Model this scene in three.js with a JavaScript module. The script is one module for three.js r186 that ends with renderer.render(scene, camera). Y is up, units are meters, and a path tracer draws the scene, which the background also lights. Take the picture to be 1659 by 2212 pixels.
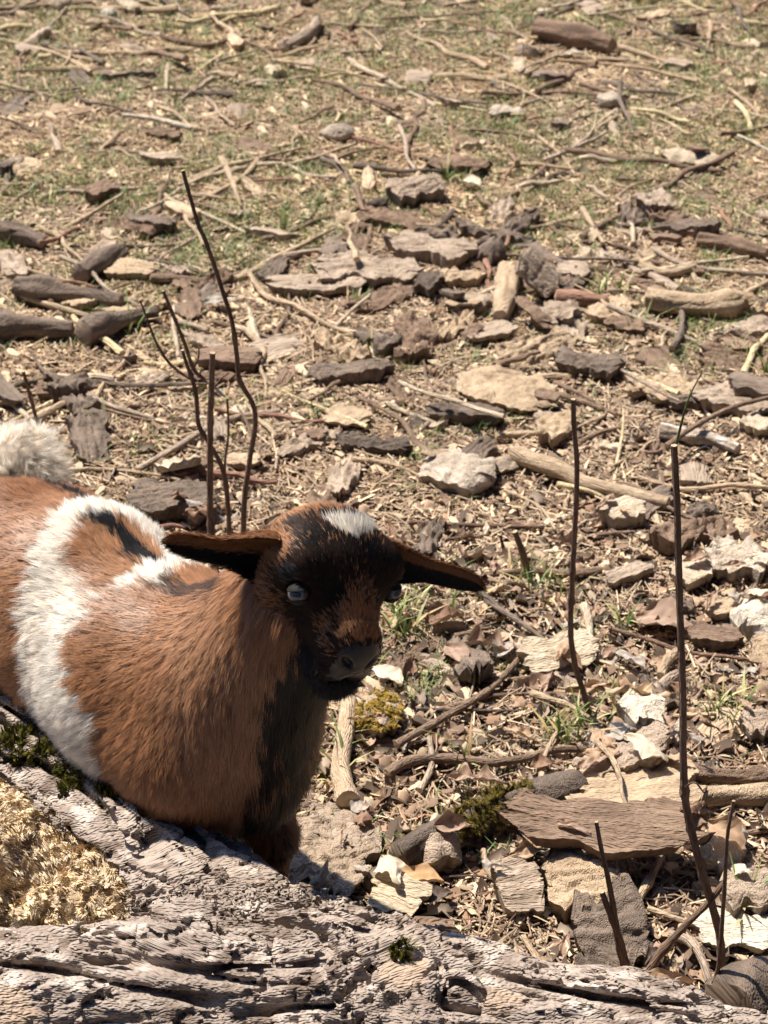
import * as THREE from 'three';
import { ImprovedNoise } from 'three/addons/math/ImprovedNoise.js';
import { mergeGeometries } from 'three/addons/utils/BufferGeometryUtils.js';
import { Sky } from 'three/addons/objects/Sky.js';

// ---------------------------------------------------------------- camera, sky, sun, exposure
const scene = new THREE.Scene();
const CAM_H = 1.2, PITCH = THREE.MathUtils.degToRad(30), FOV = 25.4;
const camera = new THREE.PerspectiveCamera(FOV, 768 / 1024, 0.05, 400);
camera.position.set(0, CAM_H, 0);
camera.rotation.set(-PITCH, 0, 0);
camera.focus = 1.60;
camera.userData.fStop = 21;
scene.add(camera);

const SUN = new THREE.Vector3(-0.36, 0.885, -0.295).normalize();
const sky = new Sky();
sky.scale.setScalar(300);
sky.material.uniforms.sunPosition.value.copy(SUN);
sky.material.uniforms.turbidity.value = 12;
sky.material.uniforms.rayleigh.value = 0.35;
sky.material.uniforms.mieCoefficient.value = 0.004;
sky.name = 'sky';
scene.add(sky);
scene.environmentIntensity = 0.105;

const sun = new THREE.DirectionalLight(0xfff1dc, 5);
sun.name = 'sun';
sun.position.copy(SUN).multiplyScalar(20).add(new THREE.Vector3(0, 0, -2));
sun.target.position.set(0, 0, -2);
sun.castShadow = true;
sun.shadow.mapSize.set(4096, 4096);
Object.assign(sun.shadow.camera, { left: -3, right: 3, top: 3, bottom: -3, near: 1, far: 40 });
scene.add(sun, sun.target);

const renderer = new THREE.WebGLRenderer({ antialias: true });
renderer.setSize(768, 1024);
renderer.toneMapping = THREE.LinearToneMapping;
renderer.toneMappingExposure = 1.72;
renderer.shadowMap.enabled = true;

// ---------------------------------------------------------------- helpers
const V3 = (x, y, z) => new THREE.Vector3(x, y, z);
function rng(seed) {
  let s = seed | 0;
  return () => { s = (s + 0x6d2b79f5) | 0; let t = Math.imul(s ^ (s >>> 15), 1 | s); t = (t + Math.imul(t ^ (t >>> 7), 61 | t)) ^ t; return ((t ^ (t >>> 14)) >>> 0) / 4294967296; };
}
const PN = new ImprovedNoise();
const noise = (x, y, z = 0) => PN.noise(x + 37.3, y + 91.7, z + 13.1);
const fbm = (x, y, z = 0, o = 3) => { let a = 0, s = 1, w = 0; for (let i = 0; i < o; i++) { a += s * noise(x, y, z); w += s; x = x * 2.03 + 5.1; y = y * 2.03 + 1.7; z = z * 2.03 + 9.2; s *= 0.5; } return a / w; };
const ridge = (x, y, z = 0, o = 3) => { let a = 0, s = 1, w = 0; for (let i = 0; i < o; i++) { a += s * (1 - 2 * Math.abs(noise(x, y, z))); w += s; x = x * 2.1 + 3.3; y = y * 2.1 + 7.9; z = z * 2.1 + 2.6; s *= 0.5; } return a / w; };
const clamp = (x, a = 0, b = 1) => Math.min(b, Math.max(a, x));
const mix = (a, b, t) => a + (b - a) * t;
const sstep = (a, b, x) => { const t = clamp((x - a) / (b - a)); return t * t * (3 - 2 * t); };
const mix3 = (a, b, t) => [mix(a[0], b[0], t), mix(a[1], b[1], t), mix(a[2], b[2], t)];

// The place is laid out from a plan measured on a 1659 x 2212 print: sight(px, py) is the direction of one spot on it.
const KP = 1106 / Math.tan(THREE.MathUtils.degToRad(FOV / 2));
function sight(px, py) {
  const u = (px - 829.5) / KP, v = (1106 - py) / KP, s = Math.sin(PITCH), c = Math.cos(PITCH);
  return V3(u, -s + v * c, -c - v * s);
}
const atDepth = (px, py, d) => sight(px, py).multiplyScalar(d).add(V3(0, CAM_H, 0));
function onLevel(px, py, h = 0) { const r = sight(px, py); return r.multiplyScalar((h - CAM_H) / r.y).add(V3(0, CAM_H, 0)); }
function onUpright(px, py, z) { const r = sight(px, py); return r.multiplyScalar(z / r.z).add(V3(0, CAM_H, 0)); }
const perPx = (px, py) => { const r = sight(px, py); return -CAM_H / r.y / KP; };     // metres per print pixel on the ground there

const used = {};
function numbered(n) { const k = used[n] = (used[n] ?? -1) + 1; return k ? n + '_' + String(k).padStart(3, '0') : n; }
function tag(o, label, category, group, kind) {
  if (label) o.userData.label = label;
  if (category) o.userData.category = category;
  if (group) o.userData.group = group;
  if (kind) o.userData.kind = kind;
  return o;
}
function shade(o) { o.castShadow = true; o.receiveShadow = true; return o; }
function mesh(name, geo, mat, parent = scene) { const m = new THREE.Mesh(geo, mat); m.name = parent === scene ? numbered(name) : name; shade(m); parent.add(m); return m; }
function thing(name, label, category, group) { const g = new THREE.Group(); g.name = numbered(name); scene.add(g); return tag(g, label, category, group); }

function buffer(pos, idx, col, uv) {
  const g = new THREE.BufferGeometry();
  g.setAttribute('position', new THREE.Float32BufferAttribute(pos, 3));
  if (idx) g.setIndex(idx);
  if (col) g.setAttribute('color', new THREE.Float32BufferAttribute(col, 3));
  if (uv) g.setAttribute('uv', new THREE.Float32BufferAttribute(uv, 2));
  g.computeVertexNormals();
  return g;
}

// Naive surface nets over a signed distance function.
function surfaceNets(f, lo, hi, cell) {
  const nx = Math.ceil((hi.x - lo.x) / cell) + 1, ny = Math.ceil((hi.y - lo.y) / cell) + 1, nz = Math.ceil((hi.z - lo.z) / cell) + 1;
  const val = new Float32Array(nx * ny * nz), at = (i, j, k) => (k * ny + j) * nx + i;
  for (let k = 0; k < nz; k++) for (let j = 0; j < ny; j++) {
    let i = 0;
    while (i < nx) {
      const d = f(lo.x + i * cell, lo.y + j * cell, lo.z + k * cell), o = at(i, j, k);
      val[o] = d;
      const skip = Math.min(nx - 1 - i, Math.floor((Math.abs(d) - 0.03) / cell / 1.6));     // far from the surface the cells between cannot cross it
      for (let q = 1; q <= skip; q++) val[o + q] = d;
      i += 1 + Math.max(0, skip);
    }
  }
  const vid = new Int32Array(nx * ny * nz).fill(-1), pos = [], idx = [];
  const corner = [[0, 0, 0], [1, 0, 0], [0, 1, 0], [1, 1, 0], [0, 0, 1], [1, 0, 1], [0, 1, 1], [1, 1, 1]];
  const edges = [[0, 1], [2, 3], [4, 5], [6, 7], [0, 2], [1, 3], [4, 6], [5, 7], [0, 4], [1, 5], [2, 6], [3, 7]];
  const off = corner.map(([a, b, c]) => (c * ny + b) * nx + a);
  for (let k = 0; k < nz - 1; k++) for (let j = 0; j < ny - 1; j++) for (let i = 0; i < nx - 1; i++) {
    const o = at(i, j, k);
    let m = 0;
    for (let q = 0; q < 8; q++) if (val[o + off[q]] < 0) m |= 1 << q;
    if (m === 0 || m === 255) continue;
    let n = 0, x = 0, y = 0, z = 0;
    for (const [a, b] of edges) {
      if (((m >> a) & 1) === ((m >> b) & 1)) continue;
      const va = val[o + off[a]], vb = val[o + off[b]], t = va / (va - vb);
      x += corner[a][0] + (corner[b][0] - corner[a][0]) * t; y += corner[a][1] + (corner[b][1] - corner[a][1]) * t; z += corner[a][2] + (corner[b][2] - corner[a][2]) * t; n++;
    }
    vid[o] = pos.length / 3;
    pos.push(lo.x + (i + x / n) * cell, lo.y + (j + y / n) * cell, lo.z + (k + z / n) * cell);
  }
  const quad = (a, b, c, d, flip) => { if (a < 0 || b < 0 || c < 0 || d < 0) return; flip ? idx.push(a, c, b, a, d, c) : idx.push(a, b, c, a, c, d); };
  for (let k = 1; k < nz - 1; k++) for (let j = 1; j < ny - 1; j++) for (let i = 1; i < nx - 1; i++) {
    const o = at(i, j, k), s = val[o] < 0;
    if (s !== val[o + 1] < 0) quad(vid[at(i, j - 1, k - 1)], vid[at(i, j, k - 1)], vid[o], vid[at(i, j - 1, k)], !s);
    if (s !== val[o + nx] < 0) quad(vid[at(i - 1, j, k - 1)], vid[at(i - 1, j, k)], vid[o], vid[at(i, j, k - 1)], !s);
    if (s !== val[o + nx * ny] < 0) quad(vid[at(i - 1, j - 1, k)], vid[at(i, j - 1, k)], vid[o], vid[at(i - 1, j, k)], !s);
  }
  return { pos, idx };
}
const smin = (a, b, k) => { const h = Math.max(k - Math.abs(a - b), 0) / k; return Math.min(a, b) - h * h * k * 0.25; };
const smax = (a, b, k) => -smin(-a, -b, k);
// distance to a tapered capsule; a, b: [x, y, z, r]
function cone(x, y, z, a, b) {
  const bx = b[0] - a[0], by = b[1] - a[1], bz = b[2] - a[2], px = x - a[0], py = y - a[1], pz = z - a[2];
  const t = clamp((px * bx + py * by + pz * bz) / (bx * bx + by * by + bz * bz));
  return Math.hypot(px - bx * t, py - by * t, pz - bz * t) - mix(a[3], b[3], t);
}
const ellipsoid = (x, y, z, c, r) => { const a = (x - c[0]) / r[0], b = (y - c[1]) / r[1], d = (z - c[2]) / r[2], k0 = Math.hypot(a, b, d), k1 = Math.hypot(a / r[0], b / r[1], d / r[2]); return k1 < 1e-9 ? -Math.min(...r) : k0 * (k0 - 1) / k1; };
// ---------------------------------------------------------------- ground
const gh = (x, z) => 0.012 * fbm(x * 1.7, z * 1.7, 3, 2) + 0.006 * fbm(x * 9, z * 9, 7, 2);
function grainTexture(size, seed, f) {
  const d = new Uint8Array(size * size * 4);
  for (let y = 0; y < size; y++) for (let x = 0; x < size; x++) { const v = clamp(f(x / size, y / size)) * 255, o = (y * size + x) * 4; d[o] = d[o + 1] = d[o + 2] = v; d[o + 3] = 255; }
  const t = new THREE.DataTexture(d, size, size); t.wrapS = t.wrapT = THREE.RepeatWrapping; t.magFilter = THREE.LinearFilter; t.needsUpdate = true; return t;
}
// noise that closes on itself over the unit square
const loop = (u, v, f, g = f, k = 0) => { const a = u * Math.PI * 2, b = v * Math.PI * 2; return noise(Math.cos(a) * f / 6.28 + k, Math.sin(a) * f / 6.28 + Math.cos(b) * g / 6.28, Math.sin(b) * g / 6.28 + k); };
const crumbTex = grainTexture(512, 1, (u, v) => 0.5 + 0.35 * loop(u, v, 30) + 0.3 * loop(u, v, 75, 75, 4) + 0.25 * loop(u, v, 150, 150, 8));
const grainTex = grainTexture(512, 2, (u, v) => 0.5 + 0.45 * loop(u, v, 14, 90) + 0.35 * loop(u, v, 30, 170, 5));           // streaks along u
const roughTex = grainTexture(512, 3, (u, v) => { const a = loop(u, v, 22, 30), b = loop(u, v, 55, 70, 3), c = loop(u, v, 120, 120, 9); return 0.55 + 0.4 * a - 0.5 * Math.max(0, 0.25 - Math.abs(b)) * 2 + 0.25 * c; });
const tile = (t, sx, sy = sx) => { const c = t.clone(); c.repeat.set(sx, sy); c.needsUpdate = true; return c; };
{
  const line = (a, b, step, far) => { const l = []; for (let x = a; x <= b + 1e-9; x += step) l.push(x); let s = step; for (let x = b; x < far[1];) { s *= 1.35; x += s; l.push(x); } s = step; for (let x = a; x > far[0];) { s *= 1.35; x -= s; l.unshift(x); } return l; };
  const xs = line(-1.05, 1.05, 0.008, [-120, 120]), zs = line(-4.5, -1.0, 0.009, [-160, 60]);
  const pos = [], col = [], uv = [], idx = [];
  for (const z of zs) for (const x of xs) {
    const near = Math.abs(x) < 2 && z > -6 && z < 0, fine = near ? 0.004 * fbm(x * 38, z * 38, 1, 2) + 0.0022 * noise(x * 110, z * 110, 5) : 0;
    pos.push(x, gh(x, z) + fine, z);
    const a = 0.5 + 0.8 * fbm(x * 2.2, z * 2.2, 11, 3), b = 0.5 + 0.9 * fbm(x * 26, z * 26, 4, 2), green = sstep(0.52, 0.75, 0.5 + 0.8 * fbm(x * 3.5, z * 3.5, 21, 3) + 0.16 * sstep(-2.3, -3.2, z));
    let c = mix3([0.085, 0.063, 0.044], [0.17, 0.128, 0.088], clamp(a)); c = mix3(c, [0.25, 0.19, 0.13], clamp(b) * 0.5); c = mix3(c, [0.1, 0.1, 0.045], green * 0.5);
    col.push(...c); uv.push(x * 4, z * 4);
  }
  const w = xs.length;
  for (let j = 0; j < zs.length - 1; j++) for (let i = 0; i < w - 1; i++) { const a = j * w + i; idx.push(a, a + w, a + 1, a + 1, a + w, a + w + 1); }
  const m = new THREE.MeshStandardMaterial({ vertexColors: true, roughness: 0.95, map: crumbTex.clone(), bumpMap: crumbTex, bumpScale: 0.006 });
  m.map.colorSpace = THREE.NoColorSpace; m.color.setRGB(1.8, 1.8, 1.8);
  tag(mesh('ground', buffer(pos, idx, col, uv), m), 'bare brown earth of the goat yard under the litter', 'ground', null, 'structure');
}
// ---------------------------------------------------------------- the kid goat
// trunk frame: hip and chest centres, forward A, right side S (towards the log)
const HIP = V3(-0.276, 0.236, -1.559), CHEST = V3(-0.121, 0.222, -1.400);
const AXIS = CHEST.clone().sub(HIP), LEN = Math.hypot(AXIS.x, AXIS.z);
const GA = V3(AXIS.x / LEN, 0, AXIS.z / LEN), GS = V3(-GA.z, 0, GA.x);
const trunk = (t, up, side, r) => { const p = HIP.clone().addScaledVector(GA, t * LEN).addScaledVector(GS, side); return [p.x, HIP.y + (CHEST.y - HIP.y) * t + up, p.z, r]; };
// head frame: origin between the eyes, x across, u out of the forehead, z along the muzzle
const HO = V3(-0.031, 0.372, -1.33);
const HV = V3(0, CAM_H, 0).sub(HO).normalize();
const headDown = V3(0, -HV.z, HV.y).normalize();
const HX = V3(0.92, 0, 0).addScaledVector(headDown, 0.2).addScaledVector(HV, -0.42).normalize();
const HF = (() => { const f = headDown.clone().multiplyScalar(0.735).addScaledVector(HV, 0.68); return f.addScaledVector(HX, 0.28 - f.dot(HX)).normalize(); })();
HX.addScaledVector(HF, -HX.dot(HF)).normalize();
const HU = HF.clone().cross(HX).normalize();
const fromHead = (x, u, z) => HO.clone().addScaledVector(HX, x).addScaledVector(HU, u).addScaledVector(HF, z);
const toHead = (x, y, z) => { const a = x - HO.x, b = y - HO.y, c = z - HO.z; return [a * HX.x + b * HX.y + c * HX.z, a * HU.x + b * HU.y + c * HU.z, a * HF.x + b * HF.y + c * HF.z]; };
const headPt = (x, u, z, r) => { const p = fromHead(x, u, z); return [p.x, p.y, p.z, r]; };

const FUR = 0.006;                                           // the coat stands this far off the body
const T = {
  pelvis: trunk(-0.15, -0.004, 0, 0.074 - FUR), loin: trunk(0.25, 0.006, 0, 0.078 - FUR), belly: trunk(0.35, -0.028, 0, 0.076 - FUR),
  rib: trunk(0.7, -0.008, 0.004, 0.078 - FUR), chest: trunk(0.98, -0.008, 0, 0.064 - FUR), brisket: trunk(1.06, -0.046, -0.004, 0.052 - FUR),
  withers: trunk(1.0, 0.035, 0, 0.05 - FUR), throat: headPt(0, -0.03, -0.02, 0.036), nape: headPt(0.004, -0.03, -0.028, 0.034),
};
const LEGS = [];
for (const s of [-1, 1]) {                                   // s = 1: the side towards the log
  LEGS.push([trunk(0.98, -0.02, s * 0.04, 0.042), trunk(0.9, -0.085, s * 0.045, 0.03), trunk(1.02, -0.14, s * 0.042, 0.0165), trunk(1.0, -0.195, s * 0.042, 0.0115), trunk(1.05, -0.214, s * 0.042, 0.014)]);
  LEGS.push([trunk(-0.1, -0.01, s * 0.04, 0.055), trunk(0.08, -0.085, s * 0.045, 0.035), trunk(-0.3, -0.13, s * 0.042, 0.018), trunk(-0.2, -0.205, s * 0.042, 0.012), trunk(-0.15, -0.228, s * 0.042, 0.014)]);
}
const TAIL = [atDepth(-20, 1110, 1.93), atDepth(-10, 1060, 1.93), atDepth(12, 1020, 1.93), atDepth(45, 1003, 1.92), atDepth(78, 1020, 1.91)].map((p, i) => [p.x, p.y, p.z, [0.016, 0.018, 0.021, 0.019, 0.012][i]]);
function trunkSdf(x, y, z) {
  let d = cone(x, y, z, T.pelvis, T.loin);
  d = smin(d, cone(x, y, z, T.loin, T.rib), 0.03);
  d = smin(d, cone(x, y, z, T.belly, T.rib), 0.03);
  d = smin(d, cone(x, y, z, T.rib, T.chest), 0.03);
  d = smin(d, cone(x, y, z, T.chest, T.brisket), 0.03);
  d = smin(d, cone(x, y, z, T.rib, T.withers), 0.04);
  d = smin(d, cone(x, y, z, T.withers, T.nape), 0.04);
  d = smin(d, cone(x, y, z, T.chest, T.throat), 0.04);
  for (const l of LEGS) { let e = cone(x, y, z, l[0], l[1]); for (let i = 1; i < 4; i++) e = smin(e, cone(x, y, z, l[i], l[i + 1]), 0.012); d = smin(d, e, 0.025); }
  let e = 1; for (let i = 0; i < 4; i++) e = smin(e, cone(x, y, z, TAIL[i], TAIL[i + 1]), 0.01);
  return smin(d, e, 0.012);
}
const EYES = [-1, 1].map((s) => [s * (s > 0 ? 0.0375 : 0.0382), 0.0045, 0.0075, 0.0078]);
function headSdf(wx, wy, wz) {
  const [x, u, z] = toHead(wx, wy, wz), ax = Math.abs(x);
  let d = ellipsoid(x, u, z, [0, -0.002, -0.024], [0.0455, 0.0365, 0.039]);
  d = smin(d, ellipsoid(ax, u, z, [0.030, 0.012, -0.008], [0.0155, 0.016, 0.018]), 0.012);          // brow over the orbit
  d = smin(d, cone(x, u, z, [0, -0.004, -0.005, 0.034], [0, -0.012, 0.032, 0.0205]), 0.012);       // bridge of the nose
  d = smin(d, ellipsoid(x, u, z, [0, -0.0165, 0.040], [0.0208, 0.018, 0.0185]), 0.008);            // muzzle
  const jx = x - 0.008 * sstep(-0.01, 0.03, z), aj = Math.abs(jx);
  d = smin(d, cone(aj, u, z, [0.018, -0.024, -0.018, 0.027], [0.0065, -0.043, 0.026, 0.018]), 0.012); // cheeks and jaw
  d = smin(d, ellipsoid(jx, u, z, [0, -0.054, 0.035], [0.0165, 0.0145, 0.0155]), 0.008);             // chin
  d = smin(d, ellipsoid(ax, u, z, [0.009, -0.0295, 0.045], [0.0115, 0.0095, 0.0105]), 0.004);        // upper lip
  d = smin(d, cone(x, u, z, [0, -0.034, -0.03, 0.031], [0, -0.085, -0.05, 0.03]), 0.02);           // towards the neck
  d = smax(d, -(Math.hypot(ax - 0.038, u - 0.0045, z - 0.0075) - 0.0092), 0.003);                  // orbits
  d = smax(d, -ellipsoid((ax - 0.0102) * 0.8 + (u + 0.0125) * 0.6, -(ax - 0.0102) * 0.6 + (u + 0.0125) * 0.8, z, [0, 0, 0.0575], [0.0072, 0.0036, 0.008]), 0.002);   // nostrils
  d = smax(d, -ellipsoid(x, u + ax * ax * 14, z, [0, -0.0395, 0.05], [0.021, 0.0016, 0.016]), 0.002);   // mouth
  d = smax(d, -ellipsoid(x, u, z, [0, -0.026, 0.061], [0.0011, 0.009, 0.006]), 0.0015);           // cleft of the lip
  return d;
}
// an ear: a cupped, pointed leaf; rows along its length, columns across
function earGeometry(base, dirs, len, wide, cup, seed) {
  const pos = [], idx = [], N = 26, M = 14;
  const tip = dirs.tip, across = dirs.across, out = dirs.out;
  for (const side of [1, -1]) for (let i = 0; i <= N; i++) for (let j = 0; j <= M; j++) {
    const t = i / N, v = j / M * 2 - 1, w = wide * (0.5 + 0.76 * (1 - sstep(0.0, 0.6, t))) * Math.sqrt(1 - t ** 7), c = cup * (1 - 0.55 * t);
    const a = v * c, rad = w / Math.max(0.35, c), th = 0.0036 * (1 - t * 0.6) * Math.sqrt(Math.max(0, 1 - v * v)) * side;
    const p = base.clone().addScaledVector(tip, len * t).addScaledVector(dirs.droop, len * dirs.bend * t * t)
      .addScaledVector(across, Math.sin(a) * (rad + th)).addScaledVector(out, -(1 - Math.cos(a)) * -rad * 1 - th - rad * 0.25);
    pos.push(p.x, p.y, p.z);
  }
  const row = M + 1, half = (N + 1) * row;
  for (let h = 0; h < 2; h++) for (let i = 0; i < N; i++) for (let j = 0; j < M; j++) { const a = h * half + i * row + j, b = a + 1, c = a + row, d = c + 1; h ? idx.push(a, b, c, b, d, c) : idx.push(a, c, b, b, c, d); }
  return { pos, idx };
}
const nrm = (v) => v.normalize();
const EARS = [
  // seen from the front: the left one level, the right one drooping; both open forwards and a little down
  earGeometry(fromHead(-0.033, -0.003, -0.03), { tip: nrm(V3(-1, 0.1, 0.02)), across: nrm(V3(-0.05, 0.98, 0.14)), out: nrm(V3(0.1, -0.14, 0.98)), droop: V3(0, 0.5, -0.1), bend: 0.1 }, 0.079, 0.0245, 1.25),
  earGeometry(fromHead(0.033, 0.0, -0.03), { tip: nrm(V3(0.95, -0.16, 0.14)), across: nrm(V3(0.2, 0.97, 0.12)), out: nrm(V3(-0.16, -0.12, 0.98)), droop: V3(0, -0.55, 0.1), bend: 0.12 }, 0.087, 0.0235, 1.25),
];
const COAT = { brown: [0.31, 0.145, 0.064], tan: [0.42, 0.24, 0.135], dark: [0.1, 0.042, 0.022], black: [0.008, 0.0076, 0.0082], white: [0.9, 0.87, 0.81], cream: [0.85, 0.78, 0.68], grey: [0.1, 0.1, 0.105] };
const curve = (pts, x) => { if (x <= pts[0][0]) return pts[0][1]; for (let i = 1; i < pts.length; i++) if (x <= pts[i][0]) return mix(pts[i - 1][1], pts[i][1], (x - pts[i - 1][0]) / (pts[i][0] - pts[i - 1][0])); return pts[pts.length - 1][1]; };
const inside = (poly, x, y) => { let r = false; for (let i = 0, j = poly.length - 1; i < poly.length; j = i++) { const [xi, yi] = poly[i], [xj, yj] = poly[j]; if ((yi > y) !== (yj > y) && x < (xj - xi) * (y - yi) / (yj - yi) + xi) r = !r; } return r; };
const BELT_REAR = [[-2, 0.2], [-0.9, 0.15], [-0.05, 0.18], [0.32, 0.26], [0.74, 0.33], [1.12, 0.38], [1.64, 0.42], [2.5, 0.34]];
const BELT_FRONT = [[-2, 0.6], [-0.6, 0.66], [-0.24, 0.72], [0.01, 0.745], [0.24, 0.7], [0.59, 0.65], [0.98, 0.63], [1.19, 0.7], [1.4, 0.84], [1.97, 0.86], [2.5, 0.8]];
const SADDLE = [[0.3, -0.1], [0.35, 0.13], [0.41, 0.34], [0.51, 0.46], [0.57, 0.57], [0.61, 0.51], [0.63, 0.36], [0.65, 0.13], [0.62, -0.1], [0.66, -0.25], [0.55, -0.44], [0.45, -0.5], [0.35, -0.4], [0.31, -0.14]];
const THROAT = [[0.1, 1.1], [0.2, 1.27], [0.26, 1.29], [0.29, 1.31], [0.32, 1.4], [0.36, 1.55]];
const BLAZE = [[-13, -31], [-1, -34], [14, -35], [31, -38], [29, -28], [14, -19], [1, -16], [-7, -21]];
function bodyCoat(x, y, z, rnd) {
  const dx = x - HIP.x, dz = z - HIP.z, t = (dx * GA.x + dz * GA.z) / LEN, s = dx * GS.x + dz * GS.z, u = y - mix(HIP.y, CHEST.y, clamp(t));
  const tail = Math.min(...[0, 1, 2, 3].map((i) => cone(x, y, z, TAIL[i], TAIL[i + 1])));
  if (tail < 0.012 && t < -0.3 && y > 0.238) return { c: mix3(COAT.white, COAT.cream, clamp(0.45 + noise(x * 60, y * 60, z * 60))), len: 0.026, lift: 0.3, tail: true };
  const wob = 0.035 * fbm(x * 45, y * 45, z * 45, 2) + (rnd() - 0.5) * 0.035, ph = Math.atan2(s, u) + wob * 3, tt = t + wob;
  let c = mix3(COAT.brown, COAT.tan, clamp(0.25 + 0.9 * fbm(x * 14, y * 14, z * 14, 2))), len = 0.018, lift = 0.14;
  c = mix3(c, COAT.dark, clamp(sstep(0.3, -0.1, tt) * 0.35 + sstep(1.0, 2.2, ph) * 0.15 * (t > 0.8 ? 1 : 0)));
  const back = Math.abs(ph + 0.17 + 0.5 * sstep(0.25, 0, t));
  if (back < 0.13 && tt < 0.66 && tt > -0.4) c = COAT.black;
  if (Math.abs(ph - 0.02) < 0.11 && tt > 0.74 && tt < 1.12 && u > 0) c = mix3(c, COAT.black, 0.8);
  const rear = curve(BELT_REAR, ph), front = curve(BELT_FRONT, ph);
  if (tt > rear && tt < front && !inside(SADDLE, tt, ph) && !(Math.abs(ph) > 2.3)) { c = mix3(COAT.white, COAT.cream, clamp(fbm(x * 25, y * 25, z * 25))); len = 0.015; lift = 0.24; }
  if (ph > 1.25 && tt < 0.2 && y < 0.25) c = COAT.white;
  if (tt > 0.68 && tt < 0.95 && y < 0.165 && ph > 1.2 && rnd() < 0.75) c = mix3(COAT.white, COAT.cream, 0.5);
  const edge = curve(THROAT, y), chest = sstep(edge - 0.05, edge + 0.04, tt + wob) * sstep(0.033, 0.02, s + wob * 0.1) * sstep(-0.052, -0.04, s);
  if (rnd() < chest && y > 0.07) { c = COAT.black; len = 0.02; }
  if (t > 0.95) { len = mix(0.018, 0.024, sstep(1.0, 1.3, t)); }
  if (y < 0.14) { len = mix(0.007, len, sstep(0.05, 0.14, y)); }
  if (y < 0.012) c = COAT.black;
  return { c, len, lift };
}
function headCoat(x, y, z, rnd) {
  const h = toHead(x, y, z), w = 5 * fbm(x * 90, y * 90, z * 90, 2) + (rnd() - 0.5) * 5, hx = h[0] * 1000 + w * 0.6, hu = h[1] * 1000 + w * 0.5, hz = h[2] * 1000 + w;
  let c = mix3(COAT.black, COAT.dark, clamp(0.1 + 0.5 * fbm(x * 50, y * 50, z * 50, 2))), len = 0.006, lift = 0.25;
  const brown = (k) => { if (rnd() < k) c = mix3(COAT.brown, COAT.tan, rnd() * 0.8 - 0.1); };
  brown(sstep(-38, -46, hz) * sstep(-4, 10, hu));                                          // crown of the head
  brown(sstep(-33, -40, hx) * sstep(-8, -24, hz) * sstep(-18, 6, hu));                     // temple in front of the ear
  brown(sstep(30, 38, hx) * sstep(-20, -34, hz) * sstep(-18, 6, hu));
  brown(0.16 * sstep(24, 34, hu) * sstep(-2, -20, hz));                                   // flecks on the forehead
  const mid = hx, wide = mix(10, 18, sstep(10, 40, hz));
  brown(0.9 * sstep(0, 30, hz) * sstep(54, 46, hz) * sstep(wide + 5, wide - 6, Math.abs(mid)) * sstep(-6, 4, hu));   // bridge of the nose
  brown(0.85 * sstep(16, 22, Math.abs(mid)) * sstep(20, 30, hz) * sstep(58, 50, hz) * sstep(-16, -8, hu) * sstep(12, 4, hu));                // cheek stripes
  brown(0.8 * sstep(20, 25, Math.abs(mid)) * sstep(12, -10, hz) * sstep(-4, -16, hu));    // jowl
  if (hu > 2 && Math.hypot(Math.abs(hx) - 44, (hu - 12) * 0.9, hz + 2) < 8 && rnd() < 0.35) c = COAT.grey;               // sheen over the eye, painted as grey into the hair colour
  if (inside(BLAZE, hx, hz) && hu > 18) { c = COAT.white; len = 0.009; lift = 0.4; }
  if (hz > 50 && hu > -34) { len = 0.0022; lift = 0.1; c = mix3(COAT.black, COAT.grey, 0.08); }
  if (hu < -38 && hz > 15) { len = 0.008; lift = 0.35; c = mix3(COAT.black, COAT.grey, rnd() * 0.35); }
  if (hz < -34) len = mix(len, 0.011, 0.8);
  return { c, len, lift, h };
}
const cutEye = (p) => EYES.some((e) => p.distanceTo(fromHead(e[0], e[1], e[2])) < 0.0086);

// tufts: a handful of tapering, bent hairs; y along the hair (unit length), z off the skin
function tuft(seed, strands, spread, width, levels = 3) {
  const r = rng(seed), pos = [], nor = [], col = [], idx = [];
  for (let k = 0; k < strands; k++) {
    const x0 = (r() - 0.5) * 2 * spread, y0 = (r() - 0.5) * 0.3, bend = (r() - 0.5) * 0.35, z0 = -0.02, lift = 0.1 + r() * 0.14, len = 0.65 + r() * 0.5, w = width * (0.7 + r() * 0.6), tone = 0.75 + r() * 0.45, b0 = pos.length / 3;
    const curl = 0.06 + r() * 0.13, sway = (r() - 0.5) * 0.3;
    for (let i = 0; i <= levels; i++) {
      const t = i / levels, x = x0 * (1 - 0.35 * t) + (bend * t * t + sway * t) * spread * 2, y = y0 + len * t, z = z0 + lift * t * 1.4 - curl * t * t;
      const hw = w * 0.5 * (i === levels ? 0 : 1 - 0.35 * t), slope = lift * 1.4 - 2 * curl * t;
      const n0 = V3(-0.75, -slope * 0.7, 0.75).normalize(), n1 = V3(0.75, -slope * 0.7, 0.75).normalize();
      if (i === levels) { pos.push(x, y, z); nor.push(0, -slope * 0.6, 1); col.push(tone, tone, tone); }
      else { pos.push(x - hw, y, z, x + hw, y, z); nor.push(n0.x, n0.y, n0.z, n1.x, n1.y, n1.z); const c = tone; col.push(c, c, c, c, c, c); }
      if (i) { const a = b0 + (i - 1) * 2; i === levels ? idx.push(a, a + 1, a + 2) : idx.push(a, a + 1, a + 3, a, a + 3, a + 2); }
    }
  }
  const g = new THREE.BufferGeometry();
  g.setAttribute('position', new THREE.Float32BufferAttribute(pos, 3)); g.setAttribute('normal', new THREE.Float32BufferAttribute(nor, 3)); g.setAttribute('color', new THREE.Float32BufferAttribute(col, 3)); g.setIndex(idx);
  return g;
}
const hairMat = new THREE.MeshPhysicalMaterial({ color: 0xffffff, vertexColors: true, roughness: 0.46, specularIntensity: 0.75, side: THREE.DoubleSide });
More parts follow.
